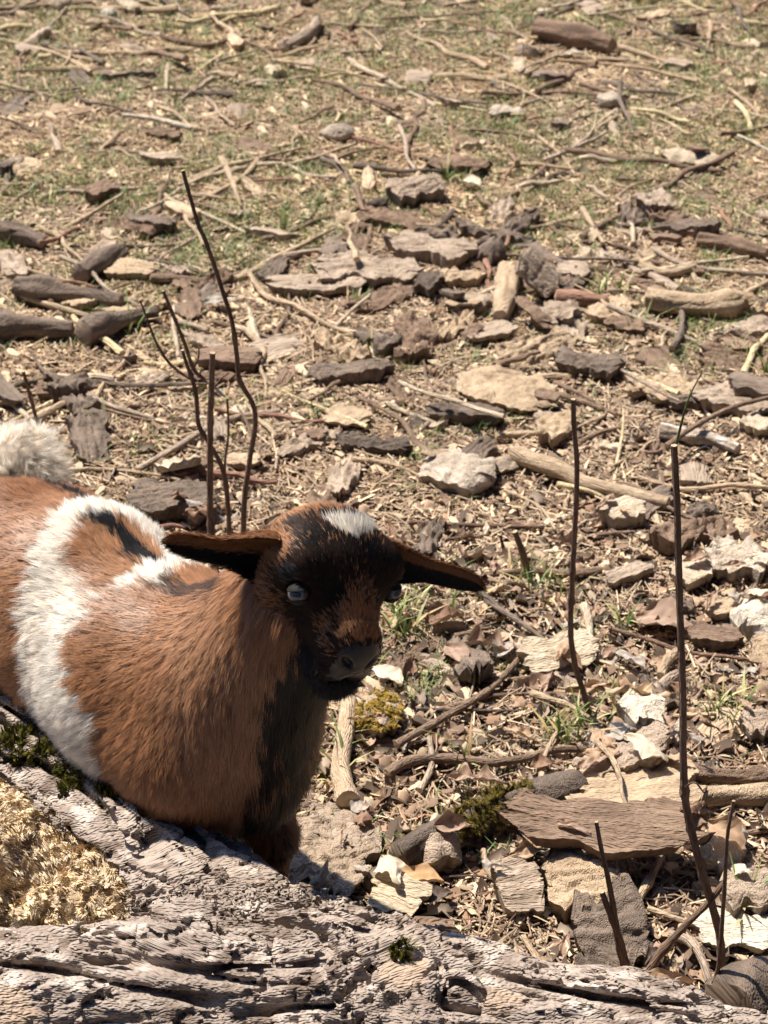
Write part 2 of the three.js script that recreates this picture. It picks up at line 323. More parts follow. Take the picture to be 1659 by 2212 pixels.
const faceMat = new THREE.MeshPhysicalMaterial({ color: 0xffffff, vertexColors: true, roughness: 0.62, specularIntensity: 0.4, side: THREE.DoubleSide });
const paleHair = new THREE.MeshPhysicalMaterial({ color: 0xffffff, vertexColors: true, roughness: 0.9, specularIntensity: 0.6, transmission: 0.55, thickness: 0, side: THREE.DoubleSide });
const fibreMat = new THREE.MeshPhysicalMaterial({ vertexColors: true, roughness: 1, specularIntensity: 0.15, side: THREE.DoubleSide });
const skinMat = new THREE.MeshStandardMaterial({ vertexColors: true, roughness: 0.9 });

function sampleSurface(pos, idx, perM2, seed, visit) {
  const r = rng(seed), A = V3(), B = V3(), C = V3(), n = V3(), p = V3();
  let carry = 0;
  for (let i = 0; i < idx.length; i += 3) {
    A.fromArray(pos, idx[i] * 3); B.fromArray(pos, idx[i + 1] * 3); C.fromArray(pos, idx[i + 2] * 3);
    n.copy(B).sub(A).cross(p.copy(C).sub(A)); const area = n.length() / 2; n.normalize();
    carry += area * perM2;
    while (carry > r()) {
      carry -= 1; let u = r(), v = r(); if (u + v > 1) { u = 1 - u; v = 1 - v; }
      p.copy(A).multiplyScalar(1 - u - v).addScaledVector(B, u).addScaledVector(C, v);
      visit(p, n, r, i);
    }
  }
}
class Pelt {
  constructor(geos, name, parent, material = hairMat) { this.material = material; this.geos = geos; this.m = geos.map(() => []); this.c = geos.map(() => []); this.name = name; this.parent = parent; this.k = 0; this.mat = new THREE.Matrix4(); }
  add(p, n, dir, len, rise, color, wide = 1) {
    const d = dir.clone().addScaledVector(n, -dir.dot(n)); if (d.lengthSq() < 1e-8) d.set(n.y, -n.x, 0.01); d.normalize();
    const y = d.multiplyScalar(Math.cos(rise)).addScaledVector(n, Math.sin(rise)), x = y.clone().cross(n).normalize(), z = x.clone().cross(y), g = this.k++ % this.geos.length;
    this.mat.makeBasis(x.multiplyScalar(wide), y.multiplyScalar(len), z.multiplyScalar(len)).setPosition(p);
    this.m[g].push(...this.mat.elements); this.c[g].push(...color);
  }
  build() {
    this.geos.forEach((g, i) => {
      const n = this.m[i].length / 16; if (!n) return;
      const im = new THREE.InstancedMesh(g, this.material, n); im.name = this.name; im.instanceMatrix.array.set(this.m[i]);
      im.instanceColor = new THREE.InstancedBufferAttribute(new Float32Array(this.c[i]), 3); im.userData.kind = 'stuff'; shade(im); this.parent.add(im);
    });
  }
}
const goat = thing('kid_goat', 'brown, black and white kid goat standing behind the log, looking at the camera', 'goat');
{
  const trunkNet = surfaceNets(trunkSdf, V3(-0.45, -0.004, -1.8), V3(0.08, 0.5, -1.2), 0.005);
  const headNet = surfaceNets(headSdf, V3(-0.14, 0.25, -1.46), V3(0.08, 0.47, -1.2), 0.002);
  const parts = [], tint = rng(5);
  const add = (net, coat) => { const col = []; for (let i = 0; i < net.pos.length; i += 3) { const c = coat(net.pos[i], net.pos[i + 1], net.pos[i + 2], tint, i / 3).c; col.push(c[0] * 0.7, c[1] * 0.7, c[2] * 0.7); } parts.push(buffer(net.pos, net.idx, col)); };
  add(trunkNet, bodyCoat); add(headNet, headCoat);
  const earCoat = (i) => { const n = 27 * 15, inner = i >= n, j = i % 15, v = j / 14 * 2 - 1; return { c: v > (inner ? 0.12 : -0.9) ? mix3(COAT.brown, COAT.dark, 0.3) : COAT.black }; };
  for (const e of EARS) add(e, (x, y, z, r, i) => earCoat(i));
  mesh('body', mergeGeometries(parts), skinMat, goat);

  const long = [1, 2, 3, 4].map((s) => tuft(s, 18, 0.0038, 0.00034));
  const short = [11, 12, 13].map((s) => tuft(s, 6, 0.0011, 0.0003));
  const coat = new Pelt(long, 'coat', goat), white = new Pelt(long, 'white_coat', goat, paleHair), face = new Pelt(short, 'face_hair', goat, faceMat), blaze = new Pelt(short, 'white_blaze', goat, paleHair);
  const down = V3(0, -1, 0), dir = V3(), tmp = V3(), tailDir = (p) => { let best = 9, b = 0; for (let i = 0; i < 4; i++) { const d = cone(p.x, p.y, p.z, TAIL[i], TAIL[i + 1]); if (d < best) { best = d; b = i; } } return V3(TAIL[b + 1][0] - TAIL[b][0], TAIL[b + 1][1] - TAIL[b][1], TAIL[b + 1][2] - TAIL[b][2]).normalize(); };
  sampleSurface(trunkNet.pos, trunkNet.idx, 100000, 21, (p, n, r) => {
    if (headSdf(p.x, p.y, p.z) < -0.004) return;
    const k = bodyCoat(p.x, p.y, p.z, r), t = (p.x - HIP.x) * GA.x + (p.z - HIP.z) * GA.z;
    if (k.tail) dir.copy(tailDir(p)).addScaledVector(tmp.set(noise(p.x * 70, p.y * 70, 1), noise(p.x * 70, 5, p.z * 70), noise(3, p.y * 70, p.z * 70)), 1.6);
    else {
      const front = sstep(0.16, 0.27, t);
      dir.copy(GA).multiplyScalar(-0.75 + 0.55 * front).addScaledVector(down, 0.55 + 0.6 * front);
      if (p.y < 0.13) dir.addScaledVector(down, 1.5);
      const f = 34; dir.addScaledVector(tmp.set(noise(p.x * f, p.y * f, p.z * f), noise(p.x * f + 9, p.y * f, p.z * f), noise(p.x * f, p.y * f + 9, p.z * f)), 0.4);
      const f2 = 110; dir.addScaledVector(tmp.set(noise(p.x * f2, p.y * f2, p.z * f2), noise(p.x * f2 + 9, p.y * f2, p.z * f2), noise(p.x * f2, p.y * f2 + 9, p.z * f2)), 0.35);
    }
    dir.x += (r() - 0.5) * 0.25; dir.y += (r() - 0.5) * 0.25; dir.z += (r() - 0.5) * 0.25;
    const g = 0.8 + r() * 0.45;
    if (k.tail) { const d2 = dir.clone().add(tmp.set(r() - 0.5, r() - 0.5, r() - 0.5)); white.add(p, n, d2, k.len * (0.5 + r() * 0.6), 0.15 + r() * 0.9, k.c.map((v) => v * g)); }
    (k.tail || k.c[2] > 0.45 ? white : coat).add(p, n, dir, k.len * (0.75 + r() * 0.5), k.lift * (0.5 + r()) - 0.08, k.c.map((v) => v * g));
  });
  sampleSurface(headNet.pos, headNet.idx, 620000, 22, (p, n, r) => {
    if (cutEye(p) || trunkSdf(p.x, p.y, p.z) < -0.006) return;
    const k = headCoat(p.x, p.y, p.z, r), [hx, hu, hz] = k.h;
    if (hz > 0.05 && Math.abs(hx) < 0.016 && hu > -0.03 && hu < -0.002 && r() < 0.85) return;            // bare nose
    dir.copy(HF).multiplyScalar(hu < -0.03 && hz > 0.02 ? 0.3 : -1).addScaledVector(HU, hu < -0.01 ? -0.5 : 0.05).addScaledVector(HX, hx * 12);
    dir.x += (r() - 0.5) * 0.35; dir.y += (r() - 0.5) * 0.35; dir.z += (r() - 0.5) * 0.35;
    const g = 0.75 + r() * 0.5;
    (k.c[2] > 0.45 ? blaze : face).add(p, n, dir, k.len * (0.75 + r() * 0.5), k.lift * (0.6 + r() * 0.8) - 0.05, k.c.map((v) => v * g), 0.9);
  });
  EARS.forEach((e, q) => sampleSurface(e.pos, e.idx, 900000, 30 + q, (p, n, r, i) => {
    const c = earCoat(e.idx[i] + (r() < 0.3 ? Math.round((r() - 0.5) * 3) : 0)).c, g = 0.7 + r() * 0.5;
    dir.set(q ? 1 : -1, q ? -0.25 : 0.1, 0.05); dir.x += (r() - 0.5) * 0.4; dir.y += (r() - 0.5) * 0.4; dir.z += (r() - 0.5) * 0.4;
    face.add(p, n, dir, 0.006 * (0.7 + r() * 0.7), 0.12 + r() * 0.35, c.map((v) => v * g), 0.8);
  }));
  coat.build(); white.build(); face.build(); blaze.build();

  // bare nose: the skin round the nostrils, smooth and a little moist
  {
    const np = [], ni = [], seen = new Map(), hn = buffer(headNet.pos, headNet.idx).attributes.normal, at = (i) => { if (!seen.has(i)) { seen.set(i, np.length / 3); for (let q = 0; q < 3; q++) np.push(headNet.pos[i * 3 + q] + hn.array[i * 3 + q] * 0.0004); } return seen.get(i); };
    for (let i = 0; i < headNet.idx.length; i += 3) { const [hx, hu, hz] = toHead(headNet.pos[headNet.idx[i] * 3], headNet.pos[headNet.idx[i] * 3 + 1], headNet.pos[headNet.idx[i] * 3 + 2]); if (hz > 0.048 && Math.abs(hx) < 0.017 && hu > -0.031 && hu < 0.0) for (let q = 0; q < 3; q++) ni.push(at(headNet.idx[i + q])); }
    mesh('nose', buffer(np, ni), new THREE.MeshPhysicalMaterial({ color: new THREE.Color().setRGB(0.022, 0.02, 0.021), roughness: 0.42 }), goat);
  }
  // eyes: pale iris, level bar pupil
  const eyeMat = new THREE.MeshPhysicalMaterial({ vertexColors: true, roughness: 0.3 });
  const pupilMat = new THREE.MeshPhysicalMaterial({ color: new THREE.Color().setRGB(0.01, 0.012, 0.018), roughness: 0.3 });
  for (const s of [0, 1]) {
    const [ex, eu, ez, er] = EYES[s];
    const c = fromHead(ex, eu, ez), ld = HV.clone().multiplyScalar(s ? 0.75 : 0.85).addScaledVector(HX, s ? 0.55 : -0.4).addScaledVector(V3(0, 1, 0), -0.12).normalize();
    const g = new THREE.SphereGeometry(er, 48, 32), cols = [], pp = g.attributes.position, nv = V3();
    for (let i = 0; i < pp.count; i++) {
      nv.fromBufferAttribute(pp, i).normalize(); const a = Math.acos(clamp(nv.dot(ld), -1, 1)), st = 0.75 + 0.35 * fbm(nv.x * 9, nv.y * 9, nv.z * 9, 2);
      cols.push(...(a < 0.8 ? [0.2 * st, 0.225 * st, 0.235 * st] : [0.02, 0.015, 0.012]));
    }
    g.setAttribute('color', new THREE.Float32BufferAttribute(cols, 3));
    const eye = mesh('eye', g, eyeMat, goat); eye.position.copy(c);
    const hor = V3(1, 0, 0).addScaledVector(ld, -ld.x).addScaledVector(V3(0, 1, 0), s ? 0.25 : -0.12); hor.addScaledVector(ld, -hor.dot(ld)).normalize(); const ver = ld.clone().cross(hor).normalize();
    const ps = [], pi = []; const N = 20, M = 6;
    for (let i = 0; i <= N; i++) for (let j = 0; j <= M; j++) { const a = (i / N * 2 - 1), b = (j / M * 2 - 1) * Math.sqrt(Math.max(0, 1 - a ** 6)); const v = ld.clone().addScaledVector(hor, a * 0.66).addScaledVector(ver, b * 0.25).normalize().multiplyScalar(er * 1.012); ps.push(v.x, v.y, v.z); }
    for (let i = 0; i < N; i++) for (let j = 0; j < M; j++) { const a = i * (M + 1) + j; pi.push(a, a + M + 1, a + 1, a + 1, a + M + 1, a + M + 2); }
    mesh('pupil', buffer(ps, pi), pupilMat, eye);
    // lids: two dark caps close on the eye from above and below
    const sky_ = V3(0, 1, 0).addScaledVector(ld, -ld.y).normalize(), capMat = new THREE.MeshStandardMaterial({ color: 0x0b0909, roughness: 0.8 });
    for (const [way, open] of [[1, 1.2], [-1, 0.88]]) {
      const g2 = new THREE.SphereGeometry(er * 1.07, 32, 12, 0, Math.PI * 2, 0, open), lid = mesh('eyelid', g2, capMat, goat);
      lid.position.copy(c); lid.quaternion.setFromUnitVectors(V3(0, 1, 0), sky_.clone().multiplyScalar(way).addScaledVector(ld, 0.12).addScaledVector(hor, (s ? 1 : -1) * way * 0.2).normalize());
    }
  }
}
// ---------------------------------------------------------------- the fallen forked log in front
const limb = (rows) => rows.map(([px, py, h, r]) => { const p = onLevel(px, py, h); return [p.x, p.y, p.z, r]; });
const BACK_LIMB = limb([[-420, 1430, 0.138, 0.056], [-200, 1555, 0.13, 0.057], [0, 1688, 0.122, 0.058], [270, 1872, 0.111, 0.058], [600, 2105, 0.1, 0.062], [950, 2300, 0.085, 0.085], [1350, 2385, 0.08, 0.085], [1750, 2490, 0.08, 0.08], [2100, 2580, 0.08, 0.078]]);
const FRONT_LIMB = limb([[-480, 2300, 0.12, 0.078], [-250, 2290, 0.12, 0.078], [0, 2272, 0.115, 0.078], [400, 2212, 0.105, 0.08], [700, 2240, 0.095, 0.085], [950, 2300, 0.085, 0.085]]);
const HEART = limb([[-420, 1790, 0.115, 0.058], [-200, 1830, 0.105, 0.06], [0, 1888, 0.1, 0.059], [220, 1985, 0.094, 0.048], [420, 2015, 0.09, 0.03]]);
const chain = (x, y, z, c, k) => { let d = 9; for (let i = 0; i < c.length - 1; i++) d = smin(d, cone(x, y, z, c[i], c[i + 1]), k); return d; };
const BDIR = V3(BACK_LIMB[4][0] - BACK_LIMB[1][0], 0, BACK_LIMB[4][2] - BACK_LIMB[1][2]).normalize();
const plainLog = (x, y, z) => Math.min(chain(x, y, z, BACK_LIMB, 0.02), chain(x, y, z, FRONT_LIMB, 0.02));
function onLog(px, py) { const r = sight(px, py); let t = 1.1; for (let i = 0; i < 120; i++) { const d = plainLog(r.x * t, CAM_H + r.y * t, r.z * t); if (d < 0.0008 || t > 2) break; t += d * 0.7; } return V3(r.x * t, CAM_H + r.y * t, r.z * t); }
const KNOTS = [[872, 2098, 0.011], [1085, 2150, 0.009], [20, 2160, 0.011]].map(([px, py, r]) => { const p = onLog(px, py); return [p.x, p.z, r]; });
const knotAt = (x, z) => { let k = 0; for (const [kx, kz, r] of KNOTS) k = Math.max(k, sstep(1.15, 0.85, Math.hypot((x - kx) / (r * 1.5), (z - kz) / (r * 1.15)) + 0.2 * noise(x * 90, z * 90))); return k; };
function barkRelief(x, y, z, back) {
  const w = back, dx = mix(1, BDIR.x, w), dz = mix(0.12, BDIR.z, w), a = x * dx + z * dz, s = 0.7 * a, qx = x - s * dx, qy = y, qz = z - s * dz;
  const warp = 0.022 * noise(qx * 16, qy * 16, qz * 16);
  const plate = 1 - Math.abs(noise((qx + warp) * 34, (qy + warp) * 34, (qz - warp) * 34)) * 3.0, crack = sstep(0.45, 0.95, plate);
  const fine = 1 - Math.abs(noise(qx * 95 + 7, qy * 95, qz * 95)) * 2.8, crack2 = sstep(0.5, 0.95, fine);
  const cross = sstep(0.72, 0.97, 1 - Math.abs(noise(x * 50 + 3, y * 50, z * 50)) * 3);
  return { d: 0.017 * crack + 0.006 * crack2 + 0.0055 * cross * (1 - crack) - 0.009 * fbm(qx * 26, qy * 26, qz * 26, 2) - 0.0045 * fbm(qx * 120 + 5, qy * 120, qz * 120, 2), crack };
}
function heartSdf(x, y, z) {
  let d = chain(x, y, z, HEART, 0.02);
  if (Math.abs(d) < 0.03) {
    const f = V3(0.55, 0.2, 0.83);
    d += 0.007 * fbm(x * 40, y * 40, z * 40, 2) + 0.0075 * noise((x * 0.5 + z) * 70, y * 210, (z * 0.5 - x) * 190) + 0.004 * noise((x - z * 0.4) * 90, y * 260, (z + x) * 260) + 0.006 * sstep(0.5, 0.95, 1 - Math.abs(noise(x * 30 + 5, y * 30, z * 30)) * 2.4) + 0.0035 * noise(x * 190, y * 190, z * 190);
    const hole = onHole(x, z); d += 0.014 * hole;
  }
  return d;
}
const HOLE = onLevel(45, 1865, 0.15), onHole = (x, z) => sstep(0.03, 0.008, Math.hypot(x - HOLE.x, (z - HOLE.z) * 1.4) + 0.012 * noise(x * 50, z * 50));
function logSdf(x, y, z) {
  const a = chain(x, y, z, BACK_LIMB, 0.02), b = chain(x, y, z, FRONT_LIMB, 0.02);
  let d = smin(a, b, 0.02);
  if (Math.abs(d) < 0.03) {
    const k = knotAt(x, z), back = sstep(0.03, -0.03, a - b) * sstep(0.05, -0.05, x);
    d += barkRelief(x, y, z, back).d * (1 - k) + 0.003 * k;
    const core = chain(x, y, z, HEART, 0.02);
    d = smax(d, -(core - 0.006 - 0.007 * fbm(x * 45, y * 45, z * 45, 2)), 0.002);
  }
  return d;
}
const barkMat = new THREE.MeshStandardMaterial({ vertexColors: true, roughness: 0.92, bumpMap: tile(roughTex, 1), bumpScale: 0.0042 });
const rotMat = new THREE.MeshStandardMaterial({ vertexColors: true, roughness: 0.95, bumpMap: tile(roughTex, 1), bumpScale: 0.005 });
const log = thing('fallen_log', 'forked fallen log with grey bark and yellow rotten wood across the foreground', 'log');
{
  const paint = (net, f) => { const col = [], uv = []; for (let i = 0; i < net.pos.length; i += 3) { const x = net.pos[i], y = net.pos[i + 1], z = net.pos[i + 2]; col.push(...f(x, y, z)); uv.push(x * 3.2, (z - y) * 4.6); } return buffer(net.pos, net.idx, col, uv); };
  const net = surfaceNets(logSdf, V3(-0.5, -0.01, -1.62), V3(0.5, 0.24, -1.02), 0.0023);
  mesh('bark', paint(net, (x, y, z) => {
    const m = 0.5 + 0.9 * fbm(x * 16, y * 16, z * 16, 3), l = sstep(0.1, 0.45, fbm(x * 42 + 3, y * 42, z * 42, 2)), b = sstep(0.08, 0.3, fbm(x * 34, y * 60, z * 45 + 8, 3));
    let c = mix3([0.22, 0.172, 0.14], [0.43, 0.36, 0.305], clamp(m)); c = mix3(c, [0.64, 0.57, 0.5], l * 0.7); c = mix3(c, [0.14, 0.098, 0.072], b * 0.8);
    return mix3(c, [0.42, 0.31, 0.22], knotAt(x, z) * 0.8);
  }), barkMat, log);
  const core = surfaceNets(heartSdf, V3(-0.5, 0.0, -1.6), V3(-0.1, 0.2, -1.12), 0.0022);
  mesh('rotten_wood', paint(core, (x, y, z) => {
    const m = 0.5 + 0.9 * fbm(x * 18, y * 18, z * 18, 3), s = sstep(0.0, 0.4, fbm(x * 60 + z * 90, y * 130, z * 40 - x * 110, 2));
    let c = mix3([0.6, 0.42, 0.22], [0.76, 0.59, 0.35], clamp(m)); c = mix3(c, [0.83, 0.72, 0.52], s * 0.8);
    return mix3(c, [0.45, 0.27, 0.14], sstep(0.25, 0.55, fbm(x * 24 + 4, y * 24, z * 24, 2)) * 0.8);
  }), rotMat, log);

  const splinters = [45, 46, 47].map((q) => tuft(q, 10, 0.004, 0.00075)), fibre = new Pelt(splinters, 'wood_fibres', log, fibreMat);
  sampleSurface(core.pos, core.idx, 60000, 78, (p, n, r) => {
    if (logSdf(p.x, p.y, p.z) < 0.002 || n.y < -0.2) return;
    const c = mix3([0.58, 0.42, 0.25], [0.8, 0.68, 0.49], r()), g = 0.8 + r() * 0.3;
    fibre.add(p, n, V3(0.7 + noise(p.x * 40, p.y * 40, p.z * 40) * 2, (r() - 0.5) * 1.2, 0.5 + noise(p.x * 40 + 7, p.y * 40, p.z * 40) * 2 + (r() - 0.5)), 0.004 + r() * 0.006, 0.02 + r() * 0.35, c.map((v) => v * g));
  });
  fibre.build();

  // moss cushions on the bark
  const mossTufts = [41, 42, 43].map((s) => tuft(s, 9, 0.0022, 0.0006));
  const moss = new Pelt(mossTufts, 'moss', log, fibreMat), spots = [[168, 1648, 0.015], [200, 1655, 0.011], [150, 1680, 0.012], [135, 1650, 0.008], [235, 1695, 0.013], [22, 1585, 0.012], [60, 1562, 0.009], [100, 1615, 0.011], [70, 1628, 0.007], [30, 1625, 0.008], [868, 2062, 0.008]].map(([px, py, r]) => [onLog(px, py), r]);
  sampleSurface(net.pos, net.idx, 330000, 77, (p, n, r) => {
    let k = 0; for (const [c, rad] of spots) k = Math.max(k, 1 - Math.hypot(p.x - c.x, (p.z - c.z) * 0.9, (p.y - c.y) * 0.6) / rad + 0.45 * noise(p.x * 130, p.y * 130, p.z * 130));
    if (k < 0.12 || n.y < -0.1) return;
    const g = 0.55 + r() * 0.7, c = mix3([0.05, 0.055, 0.012], [0.2, 0.17, 0.035], r());
    moss.add(p, n, V3(r() - 0.5, r() - 0.5, r() - 0.5), 0.004 + r() * 0.005, 0.6 + r() * 0.8, c.map((v) => v * g), 0.8);
  });
  moss.build();
}
// ---------------------------------------------------------------- kit for what lies on the ground
const TONE = {
  grey: [[0.26, 0.195, 0.142], [0.5, 0.4, 0.305]], pale: [[0.4, 0.32, 0.22], [0.6, 0.5, 0.37]], brown: [[0.14, 0.09, 0.06], [0.29, 0.2, 0.138]], tan: [[0.33, 0.24, 0.155], [0.56, 0.43, 0.29]],
  dark: [[0.07, 0.052, 0.042], [0.17, 0.13, 0.1]], darkgrey: [[0.09, 0.068, 0.052], [0.25, 0.19, 0.145]], rust: [[0.2, 0.105, 0.07], [0.38, 0.22, 0.15]], white: [[0.46, 0.4, 0.31], [0.7, 0.63, 0.52]], stem: [[0.11, 0.066, 0.044], [0.26, 0.165, 0.11]], stone: [[0.38, 0.31, 0.235], [0.6, 0.51, 0.41]], straw: [[0.5, 0.4, 0.22], [0.72, 0.6, 0.38]],
};
const woodMat = new THREE.MeshStandardMaterial({ vertexColors: true, roughness: 0.86, bumpMap: tile(grainTex, 1), bumpScale: 0.0022 });
const roughMat = new THREE.MeshStandardMaterial({ vertexColors: true, roughness: 0.92, bumpMap: tile(roughTex, 1), bumpScale: 0.0026 });
const leafMat = new THREE.MeshPhysicalMaterial({ vertexColors: true, roughness: 0.75, transmission: 0.18, thickness: 0, side: THREE.DoubleSide });
let serial = 1;
// a tapering, slightly kinked stick along points; radii at both ends; real size in metres
function stickGeometry(pts, r0, r1, tone, seed, { sides = 9, knots = 0.12, bark = 0, blend = null } = {}) {
  const cv = pts.length > 2 ? new THREE.CatmullRomCurve3(pts, false, 'centripetal') : new THREE.LineCurve3(pts[0], pts[1]);
  const L = cv.getLength(), N = Math.max(6, Math.min(70, Math.round(L / (Math.max(r0, r1) * 1.1 + 0.0015)))), pos = [], col = [], uv = [], idx = [], r = rng(seed), T = V3(), X = V3(), Y = V3(), p = V3();
  const o = seed * 3.7, kn = [r(), r(), r()];
  T.copy(cv.getTangentAt(0)); X.set(0, 1, 0).cross(T); if (X.lengthSq() < 1e-4) X.set(1, 0, 0); X.normalize();
  for (let i = 0; i <= N; i++) {
    const t = i / N; p.copy(cv.getPointAt(t)); T.copy(cv.getTangentAt(t)); X.addScaledVector(T, -X.dot(T)).normalize(); Y.copy(T).cross(X);
    let rad = mix(r0, r1, t); for (const k of kn) rad *= 1 + knots * 1.6 * Math.exp(-(((t - k) * L / (r0 * 1.3)) ** 2));
    for (let j = 0; j <= sides; j++) {
      const a = j / sides * Math.PI * 2, jj = j % sides, ca = Math.cos(jj / sides * Math.PI * 2), sa = Math.sin(jj / sides * Math.PI * 2);
      const n = noise(ca * 1.6 + o, sa * 1.6, t * L / r0 * 0.35), f = bark ? Math.abs(noise(ca * 4 + o, sa * 4, t * L * 22 + o)) : 0;
      const q = rad * (1 + knots * n + bark * (0.35 - f * 1.6));
      pos.push(p.x + (X.x * ca + Y.x * sa) * q, p.y + (X.y * ca + Y.y * sa) * q, p.z + (X.z * ca + Y.z * sa) * q);
      const m = clamp(0.5 + 0.9 * noise(ca * 1.5 + o, sa * 1.5 + t * L * 30, o) + 0.5 * noise(ca * 4, sa * 4 + o, t * L * 120));
      let c = mix3(tone[0], tone[1], m); if (blend) c = mix3(c, blend, sstep(0.05, 0.3, noise(ca * 2 + o, sa * 2, t * L * 45)) * 0.85);
      col.push(...c); uv.push(t * L * 9, j / sides * (r0 * 6.28) * 9 + o);
    }
  }
  const w = sides + 1;
  for (let i = 0; i < N; i++) for (let j = 0; j < sides; j++) { const a = i * w + j; idx.push(a, a + 1, a + w, a + 1, a + w + 1, a + w); }
  for (const [row, s] of [[0, 1], [N, -1]]) {                     // broken ends show bare wood
    const c0 = pos.length / 3; let x = 0, y = 0, z = 0; for (let j = 0; j < sides; j++) { const a = (row * w + j) * 3; x += pos[a]; y += pos[a + 1]; z += pos[a + 2]; }
    const tn = cv.getTangentAt(row ? 1 : 0), sp = (row ? 1 : -1) * mix(r0, r1, row ? 1 : 0) * 0.35, wood = mix3(tone[1], [0.6, 0.47, 0.3], bark ? 0.1 : 0.6);
    pos.push(x / sides + tn.x * sp, y / sides + tn.y * sp, z / sides + tn.z * sp); col.push(...wood); uv.push(0, 0);
    for (let j = 0; j < sides; j++) { const a = (row * w + j) * 3; pos.push(pos[a], pos[a + 1], pos[a + 2]); col.push(...wood); uv.push(j * 0.01, 0.01); }
    for (let j = 0; j < sides; j++) { const a = c0 + 1 + j, b = c0 + 1 + (j + 1) % sides; s > 0 ? idx.push(c0, b, a) : idx.push(c0, a, b); }
  }
  return buffer(pos, idx, col, uv);
}
function placed(geo) { geo.computeBoundingBox(); const c = geo.boundingBox.getCenter(V3()); c.y = geo.boundingBox.min.y; geo.translate(-c.x, -c.y, -c.z); return c; }
function put(name, geo, mat, label, category, group) { const c = placed(geo), m = mesh(name, geo, mat); m.position.copy(c); return tag(m, label, category, group); }
// a stick lying on the ground along print points; thick = print pixels across at its first point
function stick(pts, thick, tone, label, o = {}) {
  const k = perPx(pts[0][0], pts[0][1]), r0 = thick * k / 2, r1 = (o.end ?? thick * 0.75) * perPx(...pts[pts.length - 1]) / 2, lift = o.lift ?? 0.009;
  const w = pts.map(([px, py, h], i) => { const r = mix(r0, r1, i / (pts.length - 1)), p = onLevel(px, py, (h ?? 0) + r + lift); p.y += gh(p.x, p.z); return p; });
  return put(o.name ?? 'fallen_stick', stickGeometry(w, r0, r1, TONE[tone], serial++, o), o.rough ? roughMat : woodMat, label, o.category ?? 'stick', o.group);
}
// an upright stem: points given from its foot upwards, standing in an upright plane through the foot
function stemPoints(pts, lean = 0) { const f = onLevel(pts[0][0], pts[0][1], 0); return pts.map(([px, py], i) => { const p = onUpright(px, py, f.z + lean * i / (pts.length - 1)); if (!i) p.y -= 0.015; return p; }); }
